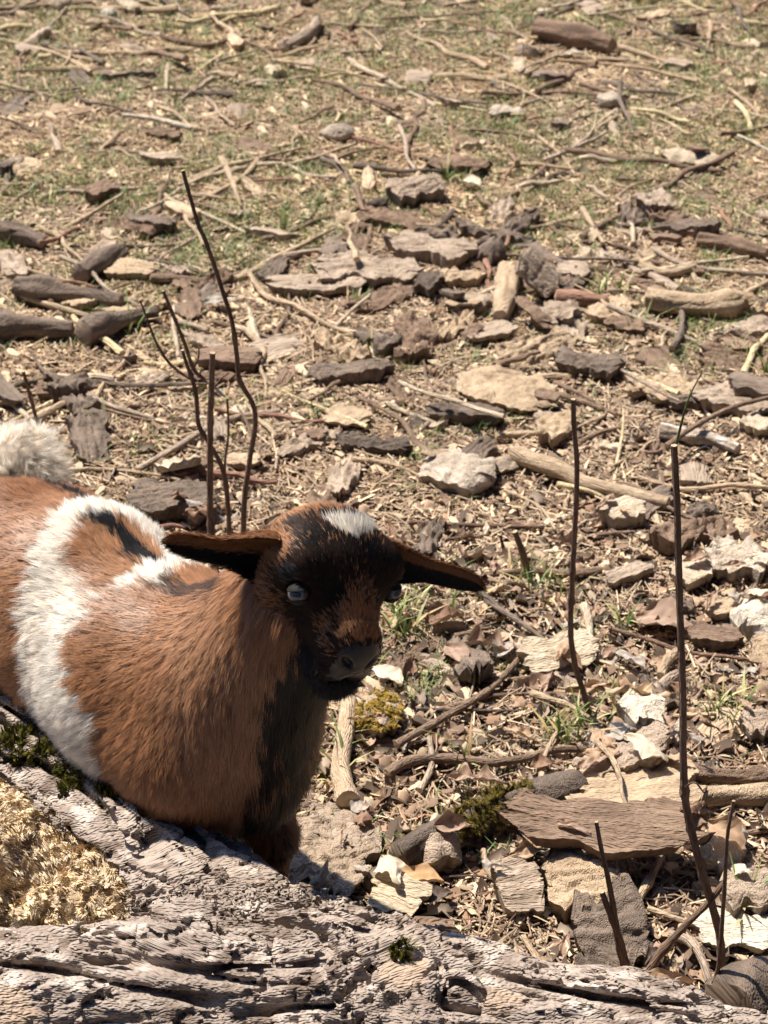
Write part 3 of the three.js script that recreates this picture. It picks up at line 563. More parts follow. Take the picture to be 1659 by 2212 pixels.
// a slab of bark, wood or stone from one print point to another; width and thickness in metres
function slabGeometry(L, W, H, style, tone, seed) {
  const S = { bark: { al: 26, ac: 105, amp: 0.75, jag: 0.42, arch: 0.3 }, wood: { al: 9, ac: 150, amp: 0.4, jag: 0.3, arch: 0.12 }, stone: { al: 40, ac: 44, amp: 0.4, jag: 0.2, arch: 0.25 }, rot: { al: 62, ac: 75, amp: 0.9, jag: 0.42, arch: 0.25 } }[style];
  const n = Math.max(10, Math.min(64, Math.round(L / 0.0026))), m = Math.max(7, Math.min(34, Math.round(W / 0.0023))), pos = [], col = [], uv = [], idx = [], o = seed * 5.3;
  const half = (t, s) => { const e = Math.min(1, Math.min(t, 1 - t) * (style === 'stone' ? 7 : 11) + 0.3 + 0.7 * noise(o, s * 3, t * 3)); return W / 2 * clamp(e, 0.18, 1) * (0.85 + S.jag * 1.3 * (noise(t * 4 + o, s * 9, 1) + 0.3 * noise(t * 15 + o, s * 9, 4))); };
  const endJag = (v) => L * 0.16 * noise(v * 2 + o, 7) + L * 0.04 * noise(v * 9 + o, 3), wavy = 0.25 * W;
  const top = (x, z, v) => { const e = Math.abs(x) / (L * 0.5); const g = 1 - Math.abs(noise(x * S.al + o, z * S.ac + 2.2 * noise(x * 14 + o, z * 14), 3)) * 2.6, f = noise(x * S.al * 2.5 + o, z * S.ac * 1.7, 5), h = sstep(0.6, 0.95, 1 - Math.abs(noise(x * 45 + o, z * 32, 8)) * 2.6); return H * (style === 'stone' ? 1 - (S.arch + 0.2) * v * v - 0.4 * e * e * e : 1 - S.arch * 0.6 * v * v + 0.35 * noise(x * 12 + o, z * 12, 2)) + Math.min(H, 0.012) * (-S.amp * 0.55 * sstep(0.2, 0.95, g) + S.amp * 0.45 * f - S.amp * 0.4 * h + 0.45 * noise(x * 22 + o, z * 22, 6)); };
  const paint = (x, z, k) => { const a = clamp(0.5 + 0.9 * fbm(x * S.al * 1.6 + o, z * S.ac * 1.5 + 2 * noise(x * 14, z * 14), k * 3, 2) + 0.5 * noise(x * 30 + o, z * 30, 2)); return mix3(tone[0], tone[1], a); };
  const row = m + 1, grid = (i, j) => { const t = i / n, v = j / m * 2 - 1, z = (v < 0 ? half(t, -1) : half(t, 1)) * v + wavy * 0.3 * noise(t * 2.5 + o, 9), x = (t - 0.5) * L + (t < 0.5 ? 1 : -1) * endJag(v) * Math.abs(t - 0.5) * 2; return [x, z, v]; };
  for (let i = 0; i <= n; i++) for (let j = 0; j <= m; j++) { const [x, z, v] = grid(i, j); pos.push(x, Math.max(0.15 * H, top(x, z, v)), z); col.push(...paint(x, z, 0)); uv.push(x * 9, z * 9); }
  for (let i = 0; i < n; i++) for (let j = 0; j < m; j++) { const a = i * row + j; idx.push(a, a + 1, a + row, a + 1, a + row + 1, a + row); }
  // the broken edge: three rows down to the underside
  const rim = []; for (let j = 0; j <= m; j++) rim.push(j); for (let i = 1; i <= n; i++) rim.push(i * row + m); for (let j = m - 1; j >= 0; j--) rim.push(n * row + j); for (let i = n - 1; i >= 1; i--) rim.push(i * row);
  const K = 3, base = pos.length / 3;
  for (let k = 0; k <= K; k++) rim.forEach((a) => {
    const x = pos[a * 3], y = pos[a * 3 + 1], z = pos[a * 3 + 2], d = k / K, q = 1 - 0.1 * d + 0.045 * noise(x * 40 + o, z * 40, k * 2.1) * (k ? 1 : 0);
    pos.push(x * q, mix(y, -0.2 * H, d), z * q); col.push(...paint(x * 2 + k * 0.02, z * 2 + y * 3, k + 1)); uv.push((x + z) * 9, y * 9 + d * H * 9);
  });
  const R = rim.length; for (let k = 0; k < K; k++) for (let i = 0; i < R; i++) { const a = base + k * R + i, b = base + k * R + (i + 1) % R; idx.push(a, a + R, b, b, a + R, b + R); }
  const c = pos.length / 3; pos.push(0, -0.2 * H, 0); col.push(...tone[0]); uv.push(0, 0);
  for (let i = 0; i < R; i++) idx.push(c, base + K * R + (i + 1) % R, base + K * R + i);
  return buffer(pos, idx, col, uv);
}
const PILE = [];                                         // what loose leaves and twigs may come to rest on
function slab(x0, y0, x1, y1, W, H, style, tone, label, o = {}) {
  const a = onLevel(x0, y0, o.h ?? 0.004), b = onLevel(x1, y1, o.h2 ?? o.h ?? 0.004), L = a.distanceTo(b), g = slabGeometry(L, W, H, style, TONE[tone], serial++);
  const m = mesh(o.name ?? (style === 'stone' ? 'stone' : style === 'wood' ? 'wood_fragment' : 'bark_piece'), g, style === 'wood' ? woodMat : roughMat);
  m.scale.y = style === 'stone' ? 0.75 : 0.52; m.position.copy(a).add(b).multiplyScalar(0.5); m.position.y += gh(m.position.x, m.position.z) + (o.raise ?? 0.008);
  m.rotation.order = 'YZX'; m.rotation.y = Math.atan2(-(b.z - a.z), b.x - a.x); m.rotation.z = Math.atan2(b.y - a.y, Math.hypot(b.x - a.x, b.z - a.z)); m.rotation.x = o.tilt ?? 0;
  PILE.push(m);
  return tag(m, label, o.category ?? { stone: 'stone', wood: 'wood piece', bark: 'bark', rot: 'bark' }[style], o.group);
}
// a round, bark-covered piece of branch
const billet = (pts, thick, tone, label, o = {}) => stick(pts, thick, tone, label, { sides: 22, bark: 0.38, rough: true, knots: 0.16, name: 'broken_branch', category: 'branch', ...o });
// a rounded stone
function pebble(px, py, w, h, tone, label, o = {}) {
  const k = perPx(px, py), g = new THREE.IcosahedronGeometry(1, 6), p = g.attributes.position, col = [], uv = [], s = serial++ * 2.7, r = w * k / 2, v = V3(), tn = TONE[tone];
  for (let i = 0; i < p.count; i++) { v.fromBufferAttribute(p, i); const q = 1 + 0.22 * noise(v.x * 1.3 + s, v.y * 1.3, v.z * 1.3) + 0.08 * noise(v.x * 4 + s, v.y * 4, v.z * 4); const m = clamp(0.5 + fbm(v.x * 3 + s, v.y * 3, v.z * 3, 3)); p.setXYZ(i, v.x * q * r, Math.max(-0.3, v.y) * q * r * (o.tall ?? 0.6), v.z * q * r * (h / w) * 1.7); col.push(...mix3(tn[0], tn[1], m)); uv.push(v.x * 0.3, v.z * 0.3 + v.y * 0.2); }
  g.setAttribute('color', new THREE.Float32BufferAttribute(col, 3)); g.setAttribute('uv', new THREE.Float32BufferAttribute(uv, 2)); g.computeVertexNormals();
  const m = mesh('stone', g, roughMat), c = onLevel(px, py, 0.014); m.position.copy(c); m.position.y += gh(c.x, c.z); m.rotation.y = o.turn ?? 0;
  return tag(m, label, 'stone', o.group);
}
// a dry leaf with a midrib; lobes > 0 gives an oak-like margin. Unit length along x.
function leafGeometry(seed, { lobes = 0, wide = 0.5, cup = 0.5, bow = 0.3, twist = 0.3 }, tone) {
  const r = rng(seed), N = lobes ? 30 : 18, M = 8, pos = [], col = [], idx = [], o = seed * 1.9;
  const ph = r() * 6, w = (t, s) => { let a = Math.sin(Math.PI * Math.min(1, t ** 0.8)) ** 0.75; if (lobes) a *= 0.62 + 0.38 * Math.cos(t * Math.PI * 2 * lobes + ph + s * 0.6); return wide * (0.03 + 0.97 * a) * (0.85 + 0.3 * noise(t * 4 + o, s * 5)); };
  for (let i = 0; i <= N; i++) for (let j = 0; j <= M; j++) {
    const t = i / N, v = j / M * 2 - 1, ww = w(t, Math.sign(v)), a = v * cup * (0.6 + 0.8 * noise(t * 2 + o, 3)) * 2, tw = twist * (t - 0.5) * 2;
    const zz = Math.sin(a) * ww * 0.5 / Math.max(0.3, Math.abs(cup) * 1.2), yy = (1 - Math.cos(a)) * ww * 0.5 / Math.max(0.3, Math.abs(cup)) * Math.sign(cup) + 0.09 * noise(t * 5 + o, v * 2.5) + 0.035 * noise(t * 16, v * 7 + o) + 0.012 * Math.abs(Math.sin(t * 26 - Math.abs(v) * 5)) - 0.015 * (Math.abs(v) < 0.1 ? 1 : 0);
    pos.push(t - 0.5, yy * Math.cos(tw) + zz * Math.sin(tw) + bow * (0.25 - (t - 0.5) ** 2), zz * Math.cos(tw) - yy * Math.sin(tw));
    const m = clamp(0.5 + 1.1 * fbm(t * 7 + o, v * 4, 1, 3)), rib = Math.abs(v) < 0.13 || Math.abs(Math.sin(t * 13 - Math.abs(v) * 2.5)) < 0.12;
    col.push(...mix3(mix3(tone[0], tone[1], m), tone[1], rib ? 0.4 : 0));
  }
  const row = M + 1; for (let i = 0; i < N; i++) for (let j = 0; j < M; j++) { const a = i * row + j; idx.push(a, a + 1, a + row, a + 1, a + row + 1, a + row); }
  return buffer(pos, idx, col);
}
const LEAFTONE = { tan: [[0.32, 0.2, 0.12], [0.52, 0.37, 0.24]], pink: [[0.24, 0.15, 0.1], [0.43, 0.3, 0.215]], grey: [[0.3, 0.26, 0.22], [0.46, 0.41, 0.35]], brown: [[0.16, 0.085, 0.05], [0.32, 0.19, 0.115]], dark: [[0.06, 0.04, 0.03], [0.13, 0.09, 0.065]], pale: [[0.5, 0.42, 0.31], [0.7, 0.61, 0.48]], orange: [[0.36, 0.2, 0.09], [0.58, 0.38, 0.19]] };
function leaf(px, py, sizePx, turn, tone, label, o = {}) {
  const g = leafGeometry(serial++, { lobes: o.lobes ?? 0, wide: o.wide ?? 0.5, cup: o.cup ?? 0.5, bow: o.bow ?? 0.25, twist: o.twist ?? 0.3 }, LEAFTONE[tone]), L = sizePx * perPx(px, py);
  const m = mesh('dry_leaf', g, leafMat), c = onLevel(px, py, o.h ?? 0.016); m.position.copy(c); m.position.y += gh(c.x, c.z); m.scale.setScalar(L); m.rotation.order = 'YZX'; m.rotation.set(o.tilt ?? 0, turn, o.rise ?? 0);
  return tag(m, label, 'leaf', o.group);
}
// ---------------------------------------------------------------- standing dead stems
function shrub(label, stems, extra) {
  const t = thing('dead_stem', label, 'stem');
  for (const [pts, w0, w1, lean] of stems) { const w = stemPoints(pts, lean ?? 0), k = w[0].distanceTo(V3(0, CAM_H, 0)) / KP; mesh('stem', stickGeometry(w, w0 * k / 2, w1 * k / 2, TONE.stem, serial++, { knots: 0.16, sides: 8 }), woodMat, t); }
  for (const [pts, w0, w1, lean, tone, base] of extra ?? []) { const z = onLevel(...base).z + lean, w = pts.map(([px, py]) => onUpright(px, py, z)), k = w[0].distanceTo(V3(0, CAM_H, 0)) / KP; mesh('twig', stickGeometry(w, w0 * k / 2, w1 * k / 2, TONE[tone], serial++, { knots: 0.2, sides: 7 }), woodMat, t); }
  return t;
}
shrub('tall thin brown stem with a double bend behind the left ear', [[[[526, 1262], [526, 1150], [528, 1080], [540, 990], [552, 900], [545, 870], [517, 820], [512, 770], [500, 690], [478, 620], [465, 580], [440, 510], [430, 490], [412, 430], [395, 368]], 13, 8, -0.02]]);
shrub('straight upright dark stem, cut off short, left of the double-bent stem', [[[[470, 1275], [462, 1200], [455, 1130], [454, 1000], [455, 880], [459, 762]], 15, 12]]);
shrub('branching stem with a white broken tip and bare side twigs', [[[[497, 1215], [492, 1090], [480, 1010], [450, 955], [430, 920], [423, 850], [413, 810]], 12, 9, -0.02]],
  [[[[485, 856], [462, 836], [445, 822]], 6, 7, -0.02, 'white', [497, 1215]], [[[445, 822], [420, 800], [400, 745], [382, 700], [352, 628]], 9, 7, -0.02, 'stem', [497, 1215]], [[[447, 822], [425, 822], [395, 808], [362, 780], [335, 735], [318, 690], [302, 648]], 8, 4, -0.02, 'stem', [497, 1215]], [[[413, 812], [404, 790], [394, 756]], 9, 7, -0.02, 'stem', [497, 1215]], [[[415, 800], [428, 775], [430, 750]], 5, 3, -0.02, 'stem', [497, 1215]], [[[465, 835], [480, 815], [495, 805]], 5, 3, -0.02, 'stem', [497, 1215]], [[[428, 815], [436, 795]], 4, 3, -0.02, 'stem', [497, 1215]], [[[315, 690], [340, 688], [352, 685]], 4, 3, -0.02, 'tan', [497, 1215]]]);
shrub('very thin bare stem rising between the bent stem and the branching stem', [[[[486, 1060], [486, 1000], [493, 940], [491, 860]], 6, 5]]);
shrub('short dark stem stub standing behind the white tail', [[[[116, 1040], [95, 960], [76, 895], [50, 802]], 9, 8]]);
shrub('slender wavy brown stem standing alone right of the goat', [[[[1284, 1560], [1262, 1500], [1243, 1440], [1233, 1370], [1236, 1250], [1244, 1100], [1246, 1000], [1240, 920], [1238, 862]], 13, 10]]);
shrub('tall straight dark stem at right, cut near its top', [[[[1562, 2120], [1556, 2030], [1540, 1960], [1515, 1880], [1495, 1800], [1482, 1740], [1476, 1640], [1475, 1500], [1468, 1300], [1462, 1080], [1456, 962]], 18, 13, -0.03]], [[[[1480, 1700], [1500, 1690], [1520, 1712]], 4, 3, 0, 'stem', [1562, 2120]]]);
shrub('short leaning brown stub in front of the dark straight stick', [[[[1146, 1258], [1136, 1220], [1124, 1180], [1112, 1148]], 15, 12]]);
shrub('tiny pale stub beside the right ear tip', [[[[1098, 1195], [1086, 1178], [1080, 1155]], 8, 6]]);
shrub('dark stem with a splintered tip rising from behind the log', [[[[1368, 2150], [1348, 2090], [1335, 2030], [1325, 1960], [1312, 1890], [1300, 1840], [1288, 1775]], 18, 8], [[[1370, 2150], [1345, 2050], [1322, 1985], [1300, 1926]], 16, 12]]);
shrub('slanting brown stem forming a V with the splintered stem', [[[[1372, 2140], [1420, 2070], [1470, 2010], [1525, 1955], [1566, 1905]], 18, 13, -0.02]]);
shrub('thin curving stem at the right edge in front of the tall dark stem', [[[[1520, 2200], [1540, 2140], [1553, 2080], [1560, 1990], [1566, 1900], [1572, 1800], [1585, 1730]], 11, 7]]);
shrub('small twig stub right of the splintered stem', [[[[1372, 1905], [1352, 1860], [1345, 1835]], 6, 4]]);

{
  const z = onLevel(1562, 2120).z - 0.05, w = [[1458, 968], [1468, 930], [1480, 885], [1492, 850], [1516, 806]].map(([px, py]) => onUpright(px, py, z));
  tag(mesh('grass_blade', stickGeometry(w, 0.0011, 0.0004, [[0.1, 0.15, 0.04], [0.2, 0.24, 0.08]], serial++, { sides: 6, knots: 0.05 }), woodMat), 'single green grass blade growing from the cut top of the tall stem', 'grass');
}
// ---------------------------------------------------------------- sticks and branches on the ground
stick([[265, 252], [330, 260], [395, 275], [432, 282]], 8, 'white', 'pale bleached stick lying in the upper left of the yard', { end: 11 });
billet([[612, 100], [640, 86], [672, 68], [686, 44]], 27, 'grey', 'short bent grey branch near the top edge');
stick([[0, 180], [50, 197], [100, 205], [135, 216]], 8, 'tan', 'tan stick at the left edge, second from the top');
stick([[95, 172], [104, 205]], 7, 'tan', 'short tan twig touching the stick at the left edge');
billet([[350, 82], [400, 92], [455, 100], [512, 80]], 11, 'brown', 'curved brown branch near the top left', { end: 9 });
stick([[300, 4], [360, 24], [420, 52]], 8, 'tan', 'straight thin stick above the curved brown branch');
stick([[690, 48], [750, 52], [832, 57]], 7, 'tan', 'thin level stick behind the short bent grey branch');
stick([[782, 58], [806, 75], [826, 102]], 7, 'tan', 'short curved twig at top centre');
stick([[525, 90], [565, 104], [590, 130], [580, 152]], 7, 'brown', 'hook-shaped twig below the short bent grey branch');
stick([[735, 112], [805, 106]], 8, 'grey', 'stubby grey stick right of the hook-shaped twig');
stick([[556, 350], [528, 385], [500, 405], [430, 440], [360, 478], [300, 505]], 12, 'tan', 'long thin branch with a pale thick end left of centre', { end: 5 });
stick([[180, 324], [250, 332], [322, 340]], 5, 'darkgrey', 'thin dark twig on the sandy patch at left');
stick([[555, 358], [610, 356], [640, 366], [665, 382], [728, 386]], 10, 'pale', 'pale S-shaped stick above centre');
stick([[690, 334], [724, 345], [745, 372], [753, 398]], 11, 'brown', 'arched brown stick right of the S-shaped stick');
stick([[572, 346], [650, 349], [730, 362]], 6, 'brown', 'thin straight twig passing under the arched stick');
stick([[85, 434], [130, 419], [200, 420], [306, 412]], 11, 'grey', 'long crooked grey stick above the layered wood block');
stick([[1215, 4], [1300, 30], [1392, 62]], 9, 'brown', 'long brown stick slanting in from the top right edge');
billet([[1158, 64], [1220, 78], [1280, 92], [1322, 104]], 44, 'brown', 'thick bark-covered branch near the top right');
stick([[1320, 96], [1390, 118], [1462, 142]], 12, 'tan', 'tan stick reaching right from the thick branch end');
stick([[1040, 166], [1100, 186], [1174, 220]], 8, 'tan', 'straight tan stick pointing at the round grey stone');
stick([[1130, 228], [1176, 215]], 8, 'grey', 'short grey stick crossing the end of a straight tan stick');
stick([[1395, 250], [1450, 268], [1492, 286], [1530, 275]], 5, 'straw', 'bent yellow straw stalk at upper right', { name: 'straw_stalk', category: 'straw' });
stick([[1575, 190], [1620, 222], [1646, 252]], 8, 'tan', 'curved tan stick near the right edge, upper part');
stick([[1576, 284], [1620, 302], [1665, 324]], 7, 'white', 'whitish stick running off the right edge');
stick([[1010, 280], [1080, 284], [1162, 300]], 7, 'brown', 'gently curved brown twig left of centre top right');
stick([[1165, 298], [1210, 330], [1242, 376]], 8, 'tan', 'tan twig meeting the gently curved brown twig');
stick([[1330, 385], [1405, 388], [1482, 389]], 7, 'brown', 'level brown twig below the flat beige rock');
stick([[1130, 422], [1170, 400], [1216, 390]], 8, 'tan', 'short tan twig left of the level brown twig');
stick([[1256, 516], [1320, 478], [1384, 443]], 15, 'brown', 'straight brown stick leaning on the grey bark chunk at right');
stick([[1357, 470], [1366, 498], [1368, 528]], 13, 'pale', 'short pale peg-like stick beside the leaning brown stick');
stick([[1170, 480], [1240, 494], [1312, 506]], 8, 'brown', 'brown twig passing under the leaning stick');
stick([[1190, 492], [1220, 515], [1246, 534]], 8, 'brown', 'short brown twig below the leaning stick');
stick([[835, 468], [880, 486], [960, 494]], 6, 'tan', 'thin tan twig below the weathered wood chunk');
billet([[1508, 518], [1580, 530], [1656, 552]], 32, 'brown', 'rough brown branch piece at the right edge above centre');
stick([[130, 556], [190, 580], [230, 622], [302, 656]], 10, 'grey', 'crooked grey twig lying over the bark pieces at left', { end: 5, lift: 0.02 });
billet([[34, 622], [110, 632], [190, 640], [262, 652]], 42, 'darkgrey', 'long ridged dark grey branch, topmost of the three at left');
stick([[46, 642], [110, 662], [192, 684]], 15, 'tan', 'smooth tan branch in front of the topmost dark grey branch');
billet([[-20, 705], [60, 706], [156, 712]], 44, 'darkgrey', 'dark grey bark-covered branch cut by the left edge');
billet([[180, 718], [240, 696], [290, 680], [336, 668]], 46, 'darkgrey', 'tapering dark grey branch right of the one at the left edge', { end: 26 });
billet([[172, 590], [215, 565], [262, 540]], 42, 'darkgrey', 'short stout dark branch lying askew above the ridged branch');
billet([[-20, 508], [40, 510], [96, 524]], 36, 'darkgrey', 'stubby dark branch at the left edge beside a grass tuft');
stick([[326, 598], [390, 600], [462, 610]], 18, 'brown', 'smooth brown stick crossed by the tall bent stem');
stick([[320, 556], [390, 574], [456, 596]], 8, 'dark', 'dark twig just above the smooth brown stick');
stick([[250, 528], [310, 527], [378, 526]], 9, 'dark', 'straight dark twig beside the tall bent stem');
stick([[460, 690], [520, 706], [580, 722], [642, 746]], 10, 'brown', 'long brown twig to the right of the tall bent stem', { end: 5 });
stick([[786, 704], [797, 735], [806, 772]], 10, 'pale', 'short pale stick pointing downhill at centre');
stick([[175, 846], [240, 878], [290, 892], [332, 908]], 13, 'grey', 'grey stick behind the bare stems at left', { end: 8 });
stick([[205, 880], [290, 902], [380, 922]], 6, 'brown', 'thin brown twig crossing in front of the grey stick at left');
stick([[296, 1016], [370, 975], [440, 935], [510, 902], [604, 886]], 15, 'grey', 'long smooth grey stick lying behind the standing stems', { end: 12 });
stick([[150, 1020], [220, 1016], [340, 1028], [420, 1048]], 9, 'tan', 'long tan twig behind the goat back');
stick([[380, 690], [420, 700], [450, 712]], 14, 'grey', 'short grey stick between the branching stem and bent stem');
stick([[1368, 566], [1400, 582], [1440, 592], [1502, 578]], 19, 'tan', 'curved smooth tan stick, right of the leaning slab');
stick([[1412, 540], [1450, 562], [1500, 580], [1580, 590], [1670, 596]], 12, 'grey', 'long grey stick running to the right edge above centre');
stick([[1202, 640], [1255, 646], [1312, 652]], 30, 'rust', 'short thick reddish peeled stick beside the leaning slab', { sides: 14 });
stick([[1312, 632], [1370, 634], [1410, 636]], 9, 'grey', 'thin grey twig between the reddish stick and the brown log');
billet([[1398, 650], [1470, 662], [1540, 664], [1625, 654]], 50, 'tan', 'broad rough-barked brown log piece at right');
stick([[1200, 660], [1270, 672], [1330, 676]], 12, 'grey', 'grey stick just below the reddish peeled stick');
stick([[1000, 652], [1040, 640], [1082, 622]], 13, 'pale', 'pale stick left of the upright rotten roll');
billet([[1096, 590], [1092, 640], [1080, 688]], 44, 'tan', 'rotten roll of bark standing in the wood pile');
stick([[1072, 932], [1130, 926], [1184, 926]], 15, 'tan', 'short smooth tan stick above the big branch');
stick([[1210, 850], [1270, 870], [1332, 892]], 13, 'brown', 'brown stick behind the slender wavy stem top');
stick([[1252, 950], [1300, 930], [1344, 922]], 11, 'brown', 'brown twig lying just right of the slender wavy stem');
billet([[1426, 930], [1490, 938], [1545, 948], [1594, 970]], 28, 'grey', 'branch piece covered in white lichen at right', { blend: [0.82, 0.8, 0.74], end: 24 });
stick([[1440, 962], [1500, 918], [1580, 882], [1670, 858]], 13, 'brown', 'arched brown branch resting beside the tall dark stem', { lift: 0.03, end: 9 });
stick([[1380, 975], [1415, 978], [1445, 960]], 10, 'brown', 'short crooked stick left of the tall dark stem top');
stick([[1112, 972], [1160, 990], [1215, 1008], [1262, 1034], [1340, 1054], [1444, 1082]], 38, 'tan', 'big smooth tan branch lying behind the two right stems', { sides: 16, end: 26, knots: 0.08 });
stick([[884, 1121], [980, 1126], [1176, 1133]], 11, 'stem', 'straight dark stick right of the goat head');
stick([[880, 1164], [960, 1160], [1056, 1149]], 7, 'brown', 'thin dark twig below the straight dark stick');
stick([[1090, 1046], [1140, 1068], [1172, 1092], [1200, 1140]], 8, 'tan', 'curved tan twig above the right ear');
stick([[1290, 1150], [1350, 1146], [1480, 1142]], 9, 'brown', 'level brown twig between the two right stems');
stick([[1316, 1350], [1400, 1372], [1480, 1396], [1580, 1412], [1670, 1428]], 10, 'stem', 'long dark stick passing behind the tall straight stem');
stick([[1262, 1300], [1274, 1345], [1272, 1400]], 18, 'pale', 'short upright-lying pale stick right of the wavy stem');
stick([[856, 1612], [905, 1585], [960, 1555], [1020, 1520], [1062, 1486], [1100, 1440], [1130, 1402]], 18, 'brown', 'long curved brown branch sweeping up from the mossy stone', { end: 13, lift: 0.012 });
stick([[980, 1530], [1060, 1505], [1120, 1495], [1200, 1492]], 9, 'brown', 'thin branch forking off along the curved brown branch');
stick([[900, 1538], [1000, 1540], [1120, 1536]], 8, 'dark', 'straight dark twig behind the curved brown branch');
stick([[1150, 1405], [1185, 1382], [1235, 1348]], 17, 'brown', 'thick brown stick beside the wavy stem foot');
stick([[1414, 1492], [1436, 1472], [1462, 1448]], 27, 'grey', 'short grey cylinder of branch left of the tall dark stem', { sides: 14 });
stick([[1428, 1452], [1440, 1420], [1462, 1394]], 20, 'tan', 'tan branch stub just above the short grey cylinder');
stick([[1240, 1395], [1290, 1420], [1350, 1440]], 9, 'straw', 'pale stalk crossing right of the wavy stem');
stick([[754, 1524], [744, 1600], [735, 1662], [752, 1738]], 38, 'tan', 'thick tan branch with a broken knot, right of the goat chest', { sides: 16, end: 42, knots: 0.1 });
stick([[836, 1676], [880, 1650], [920, 1640], [990, 1642], [1060, 1652], [1140, 1640], [1200, 1624], [1306, 1622]], 24, 'brown', 'long wavy brown root lying right of the thick tan branch', { end: 15 });
stick([[1170, 1692], [1174, 1645], [1198, 1592], [1222, 1558]], 14, 'tan', 'bent tan twig rising over the long wavy root', { end: 7, lift: 0.012 });
stick([[906, 1712], [932, 1656], [928, 1596]], 15, 'grey', 'short hooked grey twig left of the long wavy root');
stick([[658, 1742], [730, 1746], [802, 1753]], 9, 'dark', 'flat dark twig just right of the goat brisket');
const mossyBranch = billet([[862, 1852], [960, 1800], [1060, 1752], [1160, 1720], [1252, 1690]], 66, 'dark', 'dark rotting branch with a mossy back', { end: 60 });
billet([[1478, 1672], [1560, 1676], [1680, 1680]], 34, 'brown', 'rough brown branch behind the tall stem, upper of two');
billet([[1480, 1728], [1560, 1722], [1680, 1722]], 46, 'tan', 'stout tan branch behind the tall stem, lower of two');
stick([[1362, 1972], [1385, 1930], [1410, 1890], [1426, 1856, 0.01]], 20, 'tan', 'tan stick propped up right of the bark plate', { lift: 0.012 });
stick([[1044, 1838], [1052, 1876], [1072, 1898], [1102, 1908]], 14, 'tan', 'small curved tan stick below the mossy branch');
stick([[1080, 1890], [1120, 1880], [1160, 1874]], 8, 'dark', 'dark thin twig under the brown plank');
stick([[840, 1905], [920, 1898], [1040, 1892], [1110, 1918]], 5, 'dark', 'thin dark twig crossing the tan leaf');
stick([[1445, 2016], [1490, 2030], [1515, 2062], [1532, 2112]], 24, 'grey', 'grey bent root behind the thin curving stem', { end: 14 });
stick([[1400, 1960], [1440, 1975], [1500, 1995]], 14, 'tan', 'knobbly tan stick right of the propped stick');
billet([[1585, 2180], [1630, 2140], [1720, 2120]], 90, 'darkgrey', 'thick dark log end in the lower right corner', { end: 130, bark: 0.2 });
stick([[700, 1995], [740, 1972], [800, 1962]], 13, 'brown', 'brown stick emerging from behind the log near the pale flake');
stick([[1130, 2020], [1165, 2070], [1200, 2110]], 14, 'tan', 'tan stick sloping down to the log');
stick([[1180, 2075], [1230, 2085], [1270, 2090]], 14, 'dark', 'dark stick tucked against the log top');
stick([[1480, 1802], [1560, 1806], [1680, 1800]], 12, 'brown', 'brown stick leading right from the tall dark stem foot');
stick([[1570, 1990], [1620, 2005], [1680, 2030]], 11, 'tan', 'tan stick at the right edge above the dark log end');
stick([[1390, 1540], [1450, 1545], [1560, 1540]], 11, 'tan', 'tan stick right of the white rough stone');

// ---------------------------------------------------------------- bark, wood and stones
slab(188, 448, 248, 430, 0.03, 0.03, 'wood', 'brown', 'layered brown wood block on the sandy patch at left', { tilt: 0.25 });
slab(0, 392, 30, 390, 0.025, 0.028, 'wood', 'dark', 'small dark wooden cube at the left edge');
pebble(730, 292, 78, 28, 'stone', 'tan rounded stone left of top centre');
slab(320, 305, 390, 316, 0.03, 0.014, 'bark', 'brown', 'dark bark flake below the pale bleached stick');
pebble(235, 35, 36, 22, 'white', 'small white stone near the top left, right of two');
slab(262, 16, 298, 44, 0.03, 0.02, 'stone', 'pale', 'pale chunk of stone at the top left');
pebble(205, 56, 36, 24, 'tan', 'small tan stone near the top left, left of two');
pebble(130, 14, 48, 18, 'pale', 'pale flat pebble at the top left edge');
pebble(1320, 222, 62, 32, 'stone', 'round grey stone at upper right');
slab(1058, 256, 1128, 252, 0.03, 0.015, 'stone', 'stone', 'pale flat stone with a red leaf at its end');
slab(1434, 344, 1552, 360, 0.055, 0.018, 'stone', 'pale', 'flat beige rock at upper right');
slab(928, 372, 1052, 376, 0.045, 0.02, 'bark', 'brown', 'dark bark piece under a tan leaf above centre');
slab(840, 450, 948, 432, 0.055, 0.045, 'bark', 'grey', 'weathered grey wood chunk standing alone above centre', { tilt: 0.2 });
pebble(816, 446, 44, 22, 'dark', 'small dark stone beside the weathered wood chunk');
slab(1372, 470, 1450, 462, 0.06, 0.045, 'rot', 'grey', 'crumbly grey bark chunk behind the leaning brown stick');
slab(236, 592, 332, 602, 0.05, 0.016, 'wood', 'tan', 'tan wood slab left of the tall bent stem');
slab(590, 628, 788, 622, 0.05, 0.022, 'wood', 'grey', 'long pale grey plank in the middle of the yard');
slab(688, 600, 900, 610, 0.08, 0.03, 'bark', 'grey', 'big rough bark sheet, left half of the central pile');
slab(838, 552, 1022, 580, 0.07, 0.035, 'bark', 'grey', 'rough grey bark sheet, top of the central pile');
slab(900, 632, 950, 640, 0.05, 0.03, 'rot', 'dark', 'dark crumbling bark in the hollow of the central pile');
slab(1036, 585, 1086, 572, 0.04, 0.04, 'stone', 'darkgrey', 'angular dark rock in the central pile', { tilt: 0.2 });
slab(1120, 575, 1195, 640, 0.05, 0.016, 'wood', 'grey', 'flat grey slab leaning in the central pile', { h: 0.05, h2: 0.012, tilt: 0.45 });
slab(1205, 604, 1272, 614, 0.045, 0.015, 'wood', 'grey', 'flat grey board behind the reddish peeled stick');
slab(950, 626, 1044, 622, 0.035, 0.025, 'bark', 'tan', 'curved tan bark piece in front of the central pile');
slab(964, 672, 1054, 684, 0.035, 0.022, 'bark', 'grey', 'grey bark piece below the pale stick');
